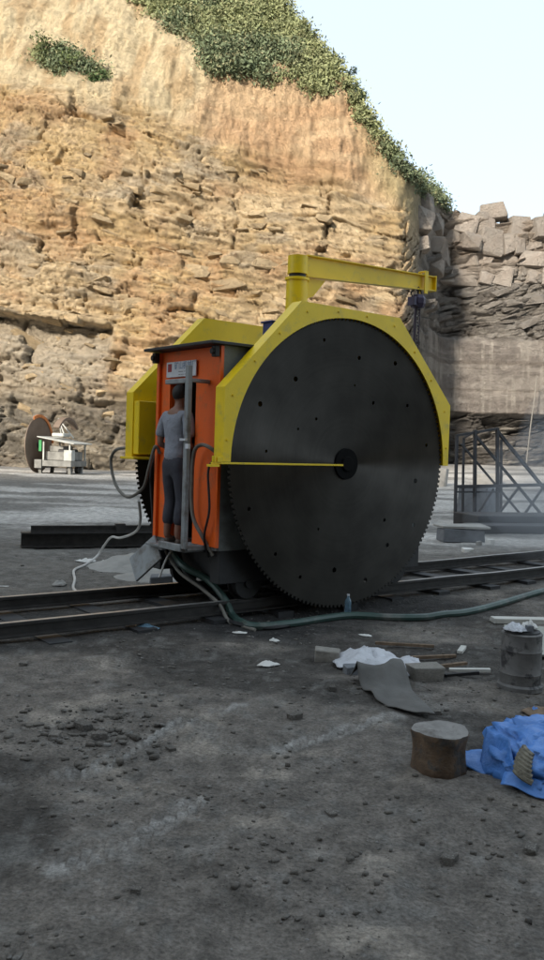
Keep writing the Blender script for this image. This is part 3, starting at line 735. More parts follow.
text('▪▪▪ ▪▪▪▪▪ ▪▪▪', .024, -1.6535, .89, .93, 'ink2', 'lettering', sg)
lg = MB().box(-1.6535, -1.652, 1.115, 1.195, .965, 1.055).build('logo', 'red', sg)
MB().box(-1.6550, -1.6536, 1.175, 1.187, .975, 1.045).box(-1.6550, -1.6536, 1.123, 1.135, .985, 1.045).box(-1.6550, -1.6536, 1.135, 1.175, 1.03, 1.042).build('logo_stroke', 'white', lg) if False else None
# grey pipe door frame standing proud of the opening, and the step
fr = MB().box(-1.90, -1.85, .375, .445, -.93, .985).box(-1.90, -1.85, .445, .84, .80, .85).box(-1.90, -1.85, .445, .90, -.965, -.89)
fr.box(-1.85, -1.621, .385, .435, .81, .85).box(-1.85, -1.621, .385, .435, -.95, -.90)
fr.build('door_frame', 'frame', mach, bevel=.006)
MB().box(-1.85, -1.60, .446, 1.25, -.975, -.945).build('door_step', 'frame', mach, bevel=.004)
st = MB(); st.bar((-1.76, 1.12, -.99), (-1.9, 1.42, -1.28), .34, .03, up=(-1, 0, .2)); st.bar((-1.76, 1.0, -.99), (-1.76, 1.25, -.99), .05)
st.build('boarding_step', 'frame', mach, bevel=.004)
lt = MB(); lt.box(-1.93, -1.905, .36, .47, .20, .225).box(-1.93, -1.905, .30, .36, .12, .17).build('door_latch', 'white', mach)
# chassis and wheels
ch = MB().box(-1.55, 1.55, .22, .40, -1.30, -.945).box(-1.55, 1.55, 1.42, 1.60, -1.30, -.945)
for u in (-1.45, -.5, .5, 1.37): ch.box(u, u+.12, .401, 1.419, -1.25, -1.0)
ch.build('chassis', 'dark', mach, bevel=.006)
MB().box(-1.0, 1.1, .45, 1.38, -1.40, -1.26).build('underbelly', 'dark', mach, bevel=.02)
wm = MB().cyl((0, -.05, 0), (0, .04, 0), .17, .17, 28).cyl((0, .04, 0), (0, .062, 0), .2, .2, 28).cyl((0, -.075, 0), (0, -.05, 0), .05, .05, 14).mesh('wheel'); wm.materials.append(M['black'])
for u in (-1.15, 1.15):
    for v, s in ((RV1, 0), (RV2, pi)): link('wheel', wm, mach, (u, v, RZ-HZ+.172), (0, 0, s))
# blue box on the roof
MB().box(-.48, -.30, .82, 1.0, BT+.002, 1.63).box(-.5, -.28, .8, 1.02, 1.6305, 1.65).build('roof_cabinet', 'blue', mach, bevel=.004)
# crane
cm = MB().cyl((-.22, .70, BT+.001), (-.22, .70, 2.13), .135, .128, 24).cyl((-.22, .70, 2.13), (-.22, .70, 2.16), .145, .145, 24).build('crane_mast', 'yellow', mach, smooth=True)
MB().cyl((-.22, .70, 2.163), (-.22, .70, 2.205), .10, .10, 20).build('swivel_collar', 'dark', cm, smooth=True)
MB().cyl((-.22, .70, 2.207), (-.22, .70, 2.415), .118, .118, 24).build('mast_head', 'yellow', cm, smooth=True)
bo = MB(); E0, E1 = -.10, 2.16
def ibeam(mb, x0, x1, zt0, zb0, zt1, zb1, y, wf=.1, tf=.012, tw=.008):
    def pr(ya, yb, a0, b0, a1, b1): mb.add([(x0, ya, b0), (x0, yb, b0), (x0, yb, a0), (x0, ya, a0), (x1, ya, b1), (x1, yb, b1), (x1, yb, a1), (x1, ya, a1)], [(0, 1, 2, 3), (7, 6, 5, 4), (0, 4, 5, 1), (1, 5, 6, 2), (2, 6, 7, 3), (3, 7, 4, 0)])
    pr(y-wf/2, y+wf/2, zt0, zt0-tf, zt1, zt1-tf); pr(y-wf/2, y+wf/2, zb0+tf, zb0, zb1+tf, zb1); pr(y-tw, y+tw, zt0-tf, zb0+tf, zt1-tf, zb1+tf)
ibeam(bo, E0, E1, 2.45, 2.19, 2.53, 2.335, .70)
bm_ = bo.build('crane_boom', 'yellow', mach)
MB().box(E1+.0005, E1+.014, .645, .755, 2.328, 2.537).build('end_plate', 'yellow', bm_)
MB().prism([(-.10, 2.18), (-.10, 1.93), (.03, 1.98), (.22, 2.195)], .692, .708).build('gusset', 'yellow', bm_)
MB().box(1.93, 2.0, .635, .65, 2.27, 2.56).box(1.93, 2.0, .75, .765, 2.27, 2.56).box(1.93, 2.0, .635, .765, 2.5601, 2.572).build('trolley', 'yellow', bm_, bevel=.003)
# chain hoist
hx, hy, hz = mw(1.875, .70, HZ+2.30)
ho = empty('chain_hoist', (hx, hy, hz), TH, label='dark purple chain hoist hanging from the yellow crane boom', cat='chain hoist')
hb = MB(); hb.lathe([(.03, -.235), (.085, -.22), (.105, -.17), (.105, -.10), (.08, -.055), (.03, -.04)], 8)
hb.box(-.13, -.06, -.06, .06, -.2, -.09); hb.build('hoist_body', 'hoist', ho)
MB().tube([(0, 0, -.05), (0, 0, .0), (.03, 0, .03), (0, 0, .055), (-.03, 0, .03), (-.012, 0, .005)], .013, 6).build('hook', 'dark', ho)
MB().tube([(.04, 0, .03), (.07, 0, -.02), (.03, 0, -.06)], .008, 5).tube([(-.05, .02, .02), (-.12, .02, -.03), (-.10, .0, -.10)], .01, 5).build('bracket', 'dark', ho)
cm_ = MB()
for dx, r in ((-.035, .02), (.05, .009)): cm_.cyl((dx, 0, -.22), (dx-.01, 0, -1.02), r, r*.9, 6)
for k in range(18): cm_.cyl((.04+.015*sin(k*1.2), .02, -.22-.044*k), (.045+.015*sin((k+1)*1.2), .02, -.25-.044*k), .011, .007, 5)
cm_.build('chain', 'chain', ho)
# hoses on the machine
def hose(name, pts, r, mk, parent=None, k=8, n=8): return MB().tube(catmull(pts, k), r, n).build(name, mk, parent, smooth=True)
hose('hose', [(-1.6, .20, .05), (-1.7, .22, .13), (-1.74, .34, .163), (-1.72, .503, .086), (-1.70, .565, -.214), (-1.69, .545, -.588), (-1.66, .40, -.80), (-1.58, .3, -1.0)], .021, 'hosegrey', mach)
hose('hose', [(-1.66, .18, .04), (-1.70, .26, -.1), (-1.70, .22, -.5), (-1.68, .33, -.8), (-1.6, .36, -1.02)], .013, 'black', mach)
hose('hose', [(-1.64, 1.33, .05), (-1.7, 1.353, .122), (-1.72, 1.451, -.144), (-1.7, 1.6, -.36), (-1.7, 1.951, -.488), (-1.7, 2.259, -.361), (-1.7, 2.403, -.085), (-1.7, 2.281, .067), (-1.66, 2.031, .096), (-1.6, 1.97, .06)], .019, 'hosegrey', mach)
hose('hose', [(-1.62, 1.44, .1), (-1.66, 1.50, -.2), (-1.64, 1.46, -.7), (-1.6, 1.48, -1.1)], .014, 'black', mach)
hose('hose', [(-1.6, 1.02, -.98), (-1.75, .95, -1.1), (-1.85, .93, -1.3)], .012, 'wire', mach)

# ------------------------------------------------------------------ the operator
px_, py_, pz_ = mw(-1.66, .955, HZ-.9445)
per = empty('person', (px_, py_, pz_), TH-pi/2+.08, label='person in grey t-shirt and dark trousers standing in the orange cab doorway', cat='person')
# one continuous body (root: pelvis)
vs = [(0, 0, .95), (0, .005, 1.12), (0, -.005, 1.30), (0, 0, 1.42), (0, .015, 1.50), (0, .035, 1.56), (0, .045, 1.655)]
rd = [(.125, .095), (.12, .088), (.15, .10), (.13, .09), .055, .06, (.078, .095)]
ed = [(0, 1), (1, 2), (2, 3), (3, 4), (4, 5), (5, 6)]
def chain(pts, rads, at):
    i0 = len(vs); vs.extend(pts); rd.extend(rads); ed.append((at, i0)); ed.extend((i0+k, i0+k+1) for k in range(len(pts)-1)); return i0+len(pts)-1
hands = {}
for s in (-1, 1):
    kz = 0 if s < 0 else .02
    chain([(s*.095, 0, .86), (s*.10, .01, .68), (s*.10, .03, .49), (s*.10, 0, .34), (s*.10, -.02, .20), (s*.10, -.03, .09), (s*.108, .05, .04), (s*.115, .14, .03)], [.092, .08, .062, .058, .045, .038, .038, .03], 0)
    hands[s] = chain([(s*.17, 0, 1.42), (s*.215, -.01, 1.36), (s*.25, -.03, 1.23), (s*.26, -.04, 1.10), (s*.23, .09, 1.07), (s*.19, .20, 1.07), (s*.175, .25, 1.075), (s*.165, .30, 1.075)], [.06, .055, .045, .04, .038, .03, .027, (.036, .02)], 3)
skin('body', vs, ed, rd, 'skin', per, 2)
bodyo = per.children[0]
for s in (-1, 1):                     # five fingers each, curled round the levers
    for i in range(4):
        x0 = s*.165+(i-1.5)*.020; L = (.9, 1.0, .95, .78)[i]
        skin('finger', [(x0, .31, 1.078), (x0, .335*1.0+.015*L, 1.072), (x0, .36+.012*L, 1.055), (x0, .362+.004*L, 1.03)], [(0, 1), (1, 2), (2, 3)], [.0105, .0098, .009, .0078], 'skin', bodyo, 1)
    skin('thumb', [(s*.165-s*.022, .275, 1.075), (s*.165-s*.048, .30, 1.062), (s*.165-s*.05, .33, 1.045)], [(0, 1), (1, 2)], [.013, .0115, .009], 'skin', bodyo, 1)
# face and hair
hd = MB()
def ball(mb, c, r, n=12, k=8, zmin=-1):
    vs_ = []; 
    for i in range(k+1):
        t = pi*i/k
        for j in range(n): vs_.append((c[0]+r[0]*sin(t)*cos(2*pi*j/n), c[1]+r[1]*sin(t)*sin(2*pi*j/n), c[2]+r[2]*cos(t)))
    mb.add(vs_, [(i*n+j, i*n+(j+1) % n, (i+1)*n+(j+1) % n, (i+1)*n+j) for i in range(k) for j in range(n)])
ball(hd, (0, .05, 1.645), (.076, .095, .112), 16, 12); hd.build('head', 'skin', bodyo, smooth=True)
nb = MB(); nb.add([(-.014, .138, 1.635), (.014, .138, 1.635), (0, .165, 1.632), (0, .138, 1.68), (0, .14, 1.622)], [(0, 2, 3), (1, 3, 2), (0, 4, 2), (4, 1, 2)]); nb.build('nose', 'skin', bodyo)
for s in (-1, 1):
    e = MB(); ball(e, (s*.032, .132, 1.662), (.013, .009, .008), 8, 6); e.build('eye', 'eye', bodyo, smooth=True)
    e = MB(); ball(e, (s*.079, .045, 1.645), (.010, .018, .030), 8, 6); e.build('ear', 'skin', bodyo, smooth=True)
e = MB(); ball(e, (0, .137, 1.600), (.024, .008, .008), 10, 6); e.build('mouth', 'lips', bodyo, smooth=True)
hr = MB(); ball(hr, (0, .035, 1.672), (.085, .100, .102), 20, 12); hr.v = [(x, min(y, .10+.2*max(0, z-1.69)), max(z, 1.60)) for x, y, z in hr.v]
hr.build('hair', 'hair', per, smooth=True)
# shirt
vs = [(0, 0, .875), (0, .005, 1.03), (0, .005, 1.14), (0, -.005, 1.30), (0, -.002, 1.41), (0, .01, 1.47)]; rd = [(.182, .138), (.172, .128), (.168, .12), (.188, .125), (.145, .108), (.07, .062)]; ed = [(0, 1), (1, 2), (2, 3), (3, 4), (4, 5)]
for s in (-1, 1): chain([(s*.175, 0, 1.415), (s*.225, -.01, 1.35), (s*.255, -.03, 1.235), (s*.262, -.037, 1.175)], [.074, .072, .066, .066], 4)
skin('shirt', vs, ed, rd, 'shirt', per, 2)
vs = [(0, 0, 1.06), (0, 0, .90)]; rd = [(.15, .115), (.155, .12)]; ed = [(0, 1)]
for s in (-1, 1): chain([(s*.097, 0, .80), (s*.102, .012, .66), (s*.102, .03, .49), (s*.102, .0, .33), (s*.102, -.02, .19)], [.106, .096, .083, .078, .074], 1)
skin('trousers', vs, ed, rd, 'jeans', per, 2)
for s in (-1, 1):
    skin('shoe', [(s*.10, -.055, .035), (s*.105, .03, .04), (s*.115, .12, .032), (s*.12, .18, .028)], [(0, 1), (1, 2), (2, 3)], [.042, .045, .042, .028], 'shoe', per, 2)

# ------------------------------------------------------------------ distant machine
fm = empty('stone_cutting_machine', (-11.55, 46.2, gh(-11.55, 46.2)), radians(78), label='distant dusty stone saw with rusty disc and pale canopy at the foot of the cliff', cat='stone saw')
def plain_disc(r, n=48): return MB().cyl((0, -.02, 0), (0, .02, 0), r, r, n)
def vd(v): return v
o = plain_disc(1.52).build('saw_blade', 'rust', fm, loc=(-.1, 1.25, 1.52)); MB().cyl((0, -.06, 0), (0, .06, 0), .18, .18, 20).build('hub', 'dark', o)
o = plain_disc(1.52).build('saw_blade', 'distgrey', fm, loc=(-.1, -.65, 1.52)) if False else None
gd = MB()
for i in range(14):
    a0 = pi*.02+i*pi*.62/14; a1 = a0+pi*.62/14
    gd.bar((-.1+1.58*cos(a0), 1.2, 1.52+1.58*sin(a0)), (-.1+1.58*cos(a1), 1.2, 1.52+1.58*sin(a1)), .16, .05, up=(0, 1, 0))
gd.build('guard_band', 'distorange', fm)
gd = MB()
for i in range(10):
    a0 = pi*.22+i*pi*.56/10; a1 = a0+pi*.56/10
    gd.bar((-.1+1.5*cos(a0), -.35, 1.5+1.5*sin(a0)), (-.1+1.5*cos(a1), -.35, 1.5+1.5*sin(a1)), .12, .35, up=(0, 1, 0))
gd.build('guard_band', 'rust', fm)
for u in (-.55, .1, .6): MB().cyl((u, -.7, 1.2), (u, -.2, 1.2), .14, .14, 12).build('motor', 'dark', fm)
MB().box(-1.05, -.6, -1.15, -.7, .73, 1.3).build('switch_box', 'distwhite', fm, bevel=.02)
MB().box(-1.0, 1.0, -1.1, .55, .42, .72).box(-1.0, 1.0, .60, 1.0, .30, .75).build('base_frame', 'distgrey', fm)
MB().box(-.7, .9, -.9, .5, .73, 1.20).box(-.5, .7, -.4, .45, 1.2, 1.5).build('motor_housing', 'distgrey', fm, bevel=.03)
for u in (-.95, .95):
    for v in (-1.0, .5): MB().bar((u, v, .73), (u, v, 1.72), .07).build('canopy_post', 'distwhite', fm)
cn = MB(); cn.add([(-1.25, -1.35, 1.62), (1.1, -1.35, 1.62), (1.1, .75, 1.95), (-1.25, .75, 1.95), (-1.25, -1.35, 1.67), (1.1, -1.35, 1.67), (1.1, .75, 2.0), (-1.25, .75, 2.0)], [(0, 3, 2, 1), (4, 5, 6, 7), (0, 1, 5, 4), (1, 2, 6, 5), (2, 3, 7, 6), (3, 0, 4, 7)])
cn.build('canopy', 'distwhite', fm)
MB().box(-.4, .5, -.35, .35, 2.0, 2.2).build('water_tank', 'distwhite', fm, bevel=.05)
am = MB(); am.bar((0, -.2, 2.15), (0, .15, 3.0), .06).bar((0, .15, 3.0), (0, -.75, 1.95), .06).bar((.3, .1, 2.1), (0, .15, 3.0), .05).build('lifting_frame', 'distwhite', fm)
MB().box(-1.02, -.98, .60, .75, 1.2, 1.8).build('tarpaulin', 'green', fm)
for u in (-.75, .75):
    for v in (-.9, .8): MB().bar((u, v, .41), (u-.12*(1 if u < 0 else -1)*-1, v, -.05), .16).build('leg', 'distgrey', fm)
for u in (-.5, .5): MB().cyl((u, -.9, .22), (u, -.7, .22), .2, .2, 20).build('wheel', 'dark', fm)

# ------------------------------------------------------------------ steel beams left of the machine
def beam_thing(name, a, b, builder, mk, label, cat, **k):
    a = Vector(a); b = Vector(b); L = (b-a).length; t = MB(); builder(t, L)
    o = t.build(name, mk, rot=(0, 0, atan2(b.y-a.y, b.x-a.x)), loc=a, **k); tag(o, label, cat); return o
def bI(t, L): t.box(0, L, -.13, .13, 0, .022).box(0, L, -.13, .13, .235, .257).box(0, L, -.011, .011, .022, .235)
A0 = (-4.25, 14.45, gh(-4.2, 14.45)+.01); A1 = (-.6, 15.9, gh(-.6, 15.9)+.01)
beam_thing('steel_beam', A0, A1, bI, 'rail', 'thick dark steel I-beam lying on the ground left of the orange cab', 'steel beam')
beam_thing('steel_pipe', (A0[0]-.02, A0[1]+.33, A0[2]+.11), (A1[0], A1[1]+.33, A1[2]+.11), lambda t, L: t.cyl((0, 0, 0), (L, 0, 0), .12, .12, 20), 'dark', 'dark steel pipe lying behind the I-beam', 'pipe')
beam_thing('steel_bar', (A0[0]+.15, A0[1]+.05, A0[2]+.30), (A1[0], A1[1]-.02, A1[2]+.30), lambda t, L: t.box(0, L, -.05, .05, -.043, -.02).box(0, L, -.008, .008, -.02, .045).box(0, L, -.022, .022, .045, .07).box(1.45, 1.62, -.06, .06, -.042, .10), 'rail', 'thin rail bar with a clamp resting on top of the I-beam', 'steel bar')

# ------------------------------------------------------------------ cables and hoses on the ground
def ghose(name, pts, r, mk, label, cat, lift=None, k=10, n=8):
    P = catmull([(x, y, 0) for x, y in pts], k); L = len(P)
    Q = [(p.x, p.y, gh(p.x, p.y)+r*.85+(lift(i/(L-1)) if lift else 0)) for i, p in enumerate(P)]
    o = MB().tube(Q, r, n).build(name, mk, smooth=True); return tag(o, label, cat)
hp = [(-.36, 8.95), (-.15, 8.5), (.231, 8.67), (.848, 9.17), (1.35, 9.22), (1.801, 9.36), (2.49, 9.92), (3.682, 11.3), (4.95, 12.6), (7, 14.2)]
def ghose2(name, lead, pts, r, mk, label, cat):
    Q = [Vector(p) for p in lead]+[Vector((x, y, gh(x, y)+r*.85)) for x, y in pts]
    P = catmull(Q, 9); P = [Vector((p.x, p.y, max(p.z, gh(p.x, p.y)+r*.8))) for p in P]
    return tag(MB().tube(P, r, 8).build(name, mk, smooth=True), label, cat)
ghose2('water_hose', [(-1.12, 9.6, .62), (-.95, 9.3, .47), (-.66, 9.2, .33), (-.47, 9.05, .16)], hp, .040, 'hosegreen', 'thick dirty green hose snaking across the ground in front of the big disc', 'hose')
ghose2('power_cable', [(-1.05, 9.65, .60), (-.92, 9.35, .38), (-.70, 9.25, .22), (-.55, 9.1, .08)], [(-.42, 8.8), (-.22, 8.55), (.02, 8.5), (.3, 8.72)], .026, 'black', 'thick black cable drooping from the cab beside the green hose', 'cable')
ghose2('power_cable', [(-1.18, 9.6, .58), (-.98, 9.25, .40), (-.72, 9.1, .25), (-.52, 8.95, .12)], [(-.38, 8.72), (-.12, 8.42)], .018, 'hosegrey', 'thin grey cable bundled along the black one under the cab', 'cable')
cb_ = [(-2.285, 10.08, gh(-2.28, 10.08)+.02), (-2.45, 10.6, gh(-2.45, 10.6)+.02), (-2.533, 11.04, gh(-2.53, 11.04)+.02), (-2.72, 11.8, gh(-2.72, 11.8)+.02), (-2.691, 12.347, gh(-2.69, 12.35)+.02), (-2.65, 13.0, .04), (-2.54, 13.0, .21), (-2.40, 12.8, .36), (-2.19, 12.4, .40), (-1.83, 11.5, .59), (-1.63, 10.6, .83), (-1.60, 10.25, 1.1)]
tag(MB().tube(catmull(cb_, 7), .018, 7).build('cable', 'wire', smooth=True), 'pale cable snaking over the dirt and up to the far disc', 'cable')

# ------------------------------------------------------------------ lattice on the right
TA = (4.817, 22.146); td = Vector((1, .35)); tl = td.length
zt = gh(4.8, 22.1)
tr = empty('steel_lattice', (TA[0], TA[1], zt-.03), atan2(.35, 1), label='dark steel lattice framework standing beyond the rails right of the saw', cat='steel framework')
def tp(a, z, v=0): return (a*tl, v, z)
for nm, a, b, wd in [('post', (-.05, 2.35), (0, 0), .075), ('post', (.46, 2.5), (.56, .0), .085), ('post', (1.10, 2.58), (1.23, .0), .085),
                     ('post', (3.2, 2.4), (3.2, 0), .085),
                     ('chord', (-.04, 1.0), (3.4, 1.12), .10), ('chord', (-.04, .86), (1.26, .88), .055),
                     ('brace', (.08, 2.12), (1.91, .27), .055), ('brace', (.46, 2.37), (2.61, .2), .07), ('brace', (1.09, 2.5), (3.3, .25), .09),
                     ('brace', (.62, .27), (1.07, .95), .05), ('brace', (1.23, .27), (1.80, 1.0), .06), ('brace', (2.0, .27), (2.51, .98), .06), ('brace', (2.62, .2), (3.2, 1.0), .06)]:
    MB().bar(tp(*a), tp(*b), wd, wd*.8).build(nm, 'truss', tr)
for nm, a, b, wd in [('post', (.85, 2.3), (.92, .0), .06), ('post', (2.0, 2.3), (2.1, .0), .06), ('chord', (.8, .92), (3.4, 1.02), .06)]:
    MB().bar(tp(*a, 1.2), tp(*b, 1.2), wd, wd*.8).build(nm, 'truss', tr)
MB().bar(tp(.46, 2.46), tp(.85, 2.3, 1.2), .05).build('chord', 'truss', tr)
MB().bar(tp(-.05, 2.33), tp(1.12, 2.56), .06).build('chord', 'truss', tr)
# low dark scrap steel stack below it, and the stones
def cbox(name, c, s, rz, mk, label, cat, bevel=.01, seed=0, jit=.0, z=None, tilt=(0, 0)):
    m_ = MB().box(-s[0]/2, s[0]/2, -s[1]/2, s[1]/2, 0, s[2])
    if jit:
        q = random.Random(seed); m_.v = [(x+q.uniform(-jit, jit), y+q.uniform(-jit, jit), z_+(q.uniform(-jit, jit) if z_ > 0 else 0)) for x, y, z_ in m_.v]
    o = m_.build(name, mk, bevel=bevel, loc=(c[0], c[1], (gh(*c)-.01) if z is None else z), rot=(tilt[0], tilt[1], rz)); return tag(o, label, cat)
cbox('steel_skid', (7.0, 21.6), (4.6, 1.2, .34), .3, 'dark', 'long low dark steel skid lying under the lattice', 'steel skid', .02)
cbox('steel_skid', (6.4, 20.3), (3.6, .7, .20), .25, 'dark', 'thin dark steel skid lying nearest the rails below the lattice', 'steel skid', .02)
cbox('stone_block', (3.98, 17.75), (.88, .5, .27), .15, 'slate', 'blue-grey cut stone block beyond the rails, topped by a pale slab', 'stone block', .015, 1, .02)
cbox('stone_slab', (4.02, 17.8), (1.05, .62, .05), .13, 'lightstone', 'thin pale slab lying on the blue-grey block', 'stone slab', .008, 2, .02, z=gh(3.98, 17.75)+.275)
def rock(name, x, y, s, mk, label, cat='stone', seed=1, z=None, group=None, lo=.6, rz=None):
    me = rock_mesh(name, seed, lo, 4 if s[0] > .2 else 2); me.materials.append(M[mk]); q = random.Random(seed*7+1)
    o = bpy.data.objects.new(name, me); COL.objects.link(o); o.scale = s; o.rotation_euler = (0, 0, q.uniform(0, 3) if rz is None else rz)
    o.location = (x, y, (gh(x, y)+s[2]*.28) if z is None else z); return tag(o, label, cat, group)
rock('boulder', 6.27, 25.9, (1.1, .9, .95), 'slate', 'rounded grey boulder seen between the lattice posts', 'boulder', 11, z=gh(6.27, 25.9)+.35)
rock('boulder', 6.6, 42, (1.0, 1.0, 1.0), 'lightstone', 'pale boulder far behind the left lattice posts', 'boulder', 12)
rock('boulder', 8.4, 43, (1.3, 1.0, 1.2), 'lightstone', 'pale boulder far behind the middle of the lattice', 'boulder', 13)
rock('boulder', 11.5, 45, (2.0, 1.3, .9), 'lightstone', 'long pale boulder far behind the right end of the lattice', 'boulder', 14)
rock('stone', 4.46, 17.2, (.17, .14, .14), 'paper', 'round white lump lying by the blue-grey block', 'stone', 15)
rock('stone', 4.22, 17.1, (.11, .1, .12), 'lightstone', 'smaller pale stone just left of the round white lump', 'stone', 16)
rock('stone', 3.72, 15.9, (.28, .2, .09), 'paper', 'flat white lump on the dirt just beyond the far rail', 'stone', 17)
rock('stone', 2.80, 13.7, (.16, .12, .07), 'lightstone', 'small pale stone between the rails right of the disc', 'stone', 18)
# pale standing cable on the sawn face
tag(MB().tube(catmull([(21.6, 70.5, 8.4), (21.4, 70.3, 6.4), (21.1, 70.0, 4.2), (20.8, 69.7, 1.2)], 6), .05, 6).build('hanging_hose', 'hosegrey'), 'thin pale hose hanging down the sawn quarry face at right', 'hose')

# ------------------------------------------------------------------ foreground things
def crumple(name, cx, cy, sx, sy, h, mk, label, cat, seed, nx=26, ny=20, rz=0, z=None, hard=.5, thick=True):
    a = np.linspace(-1, 1, nx); b = np.linspace(-1, 1, ny); A, B = np.meshgrid(a, b)
    ang = np.arctan2(B, A); rr_ = np.maximum(abs(A), abs(B)); rad = rr_*(.72+.5*fbm(np.cos(ang)*1.7+3, np.sin(ang)*1.7+3, 3, seed))
    X = np.cos(ang)*rad*sx; Y = np.sin(ang)*rad*sy
    f1, f2, r = vor(X/sx*2.2+9, Y/sy*2.0+9, seed+3)
    H = h*(1-rr_**2*.8)*(.25+.9*r[0]*hard+(1-hard)*fbm(X/sx*2.5, Y/sy*2.5, 3, seed+5)+.5*r[3]*(r[1]-.5)*2-.3*sstep(.12, 0, f2-f1))
    H = np.maximum(H, .004)
    c, s = cos(rz), sin(rz); X, Y = X*c-Y*s, X*s+Y*c
    Z = (ground_h(X+cx, Y+cy) if z is None else z)+H+.004
    me = grid_mesh(name, np.stack([X, Y, Z-(gh(cx, cy) if z is None else z)], -1), nx, ny, None, False)
    o = link(name, me, loc=(cx, cy, gh(cx, cy) if z is None else z), mats=mk)
    if thick: md = o.modifiers.new('t', 'SOLIDIFY'); md.thickness = .003
    return tag(o, label, cat)
crumple('plastic_sheet', .92, 7.30, .36, .36, .15, 'film', 'crumpled white plastic sheet on the dirt beside the small stone block', 'plastic sheet', 3)
crumple('plastic_sheet', 1.22, 7.08, .24, .25, .12, 'film', 'right-hand heap of white plastic sheeting tucked behind the flat stone', 'plastic sheet', 4)
cbox('stone_block', (.535, 7.38), (.22, .17, .105), -.12, 'brick', 'small grey stone block left of the white plastic sheet', 'stone block', .008, 5, .008)
rock('stone', 1.30, 6.86, (.28, .2, .13), 'brick', 'flat grey stone lying on the edge of the white plastic', 'stone', 21, rz=.3)
# bent rubber mat
def mat_sheet():
    nu, nv = 30, 16; V = np.zeros((nv, nu, 3)); 
    A = np.array([.66, 6.62]); B = np.array([1.06, 7.05]); C_ = np.array([1.16, 5.68]); D_ = np.array([.86, 5.92])
    for i in range(nu):
        t = i/(nu-1)
        for j in range(nv):
            s = j/(nv-1); p = (A*(1-s)+B*s)*(1-t)+(D_*(1-s)+C_*s)*t
            z = .15*math.exp(-((t-.2-.08*s)/.12)**2)*(1-.35*s)+.03*sin(t*13+s*5)*(1-t)+.02+.05*max(0, t-.75)*s*2+.05*float(fbm(np.array([t*5.]), np.array([s*4.]), 3, 9)[0])*(1.2-t)
            V[j, i] = (p[0]+.03*sin(t*14+s*2)*(.3 if j in (0, nv-1) else .1), p[1]+.02*sin(s*9), z)
    me = grid_mesh('rubber_mat', V-np.array([.95, 6.4, 0]), nu, nv, None, True)
    o = link('rubber_mat', me, loc=(.95, 6.4, gh(.95, 6.4)), mats='flap'); md = o.modifiers.new('t', 'SOLIDIFY'); md.thickness = .006
    tag(o, 'bent grey rubber mat lying in front of the white plastic', 'mat')
mat_sheet()
rock('stone', .70, 6.92, (.14, .12, .10), 'slate', 'small dark stone at the left edge of the bent rubber mat', 'stone', 22)
# log
def stump():
    t = empty('log_stump', (1.0, 4.76, gh(1.0, 4.76)-.01), .3, label='short brown log stump with dusty grey top standing in the foreground', cat='stump')
    n = 40; prof = [(.150, 0), (.158, .03), (.150, .08), (.147, .14), (.152, .19), (.163, .225), (.160, .238)]
    vs_ = []
    for r, z in prof:
        for k in range(n):
            a = 2*pi*k/n; rr = r*(1+.05*sin(3*a+1)+.03*sin(7*a)+.008*(k % 3-1)+.012*random.uniform(-1, 1))
            vs_.append((rr*cos(a), rr*sin(a), z+.006*sin(a*2)))
    L = len(prof); mb = MB().add(vs_, [(i*n+k, i*n+(k+1) % n, (i+1)*n+(k+1) % n, (i+1)*n+k) for i in range(L-1) for k in range(n)]+[tuple(range(n))[::-1]])
    mb.build('bark_side', 'wood', t, smooth=True)
    top = vs_[-n:]; mb = MB().add([(x*.995, y*.995, z+.001) for x, y, z in top]+[(x*.55, y*.55, z+.012+random.uniform(-.006, .006)) for x, y, z in top]+[(0, 0, .243)],
        [(k, (k+1) % n, n+(k+1) % n, n+k) for k in range(n)]+[(n+k, n+(k+1) % n, 2*n) for k in range(n)])
    mb.build('sawn_top', 'woodtop', t, smooth=True)
stump()
# drum
dr = empty('metal_drum', (2.02, 6.68, gh(2.02, 6.68)-.01), 0, label='dented grey metal drum near the right edge with crumpled plastic on top', cat='drum')
MB().lathe([(.178, 0), (.178, .035), (.160, .05), (.158, .12), (.163, .13), (.158, .14), (.157, .30), (.162, .31), (.157, .32), (.155, .42), (.160, .44), (.150, .45)], 32).build('drum_shell', 'drum', dr, smooth=True)
MB().cyl((0, 0, .452), (0, 0, .462), .14, .138, 28).build('lid', 'dark', dr)
zt_ = gh(2.02, 6.68)+.455
crumple('plastic_bag', 1.95, 6.62, .10, .08, .07, 'film', 'crumpled white plastic bag lying on top of the metal drum', 'plastic bag', 8, 14, 12, z=zt_)
crumple('plastic_wrapper', 2.08, 6.70, .07, .06, .08, 'paper', 'small whitish wrapper at the right side of the drum top', 'wrapper', 9, 12, 10, z=zt_)
rock('stone', 2.05, 6.60, (.06, .05, .05), 'slate', 'small dark lump on the drum between the two wrappers', 'stone', 23, z=zt_+.03)
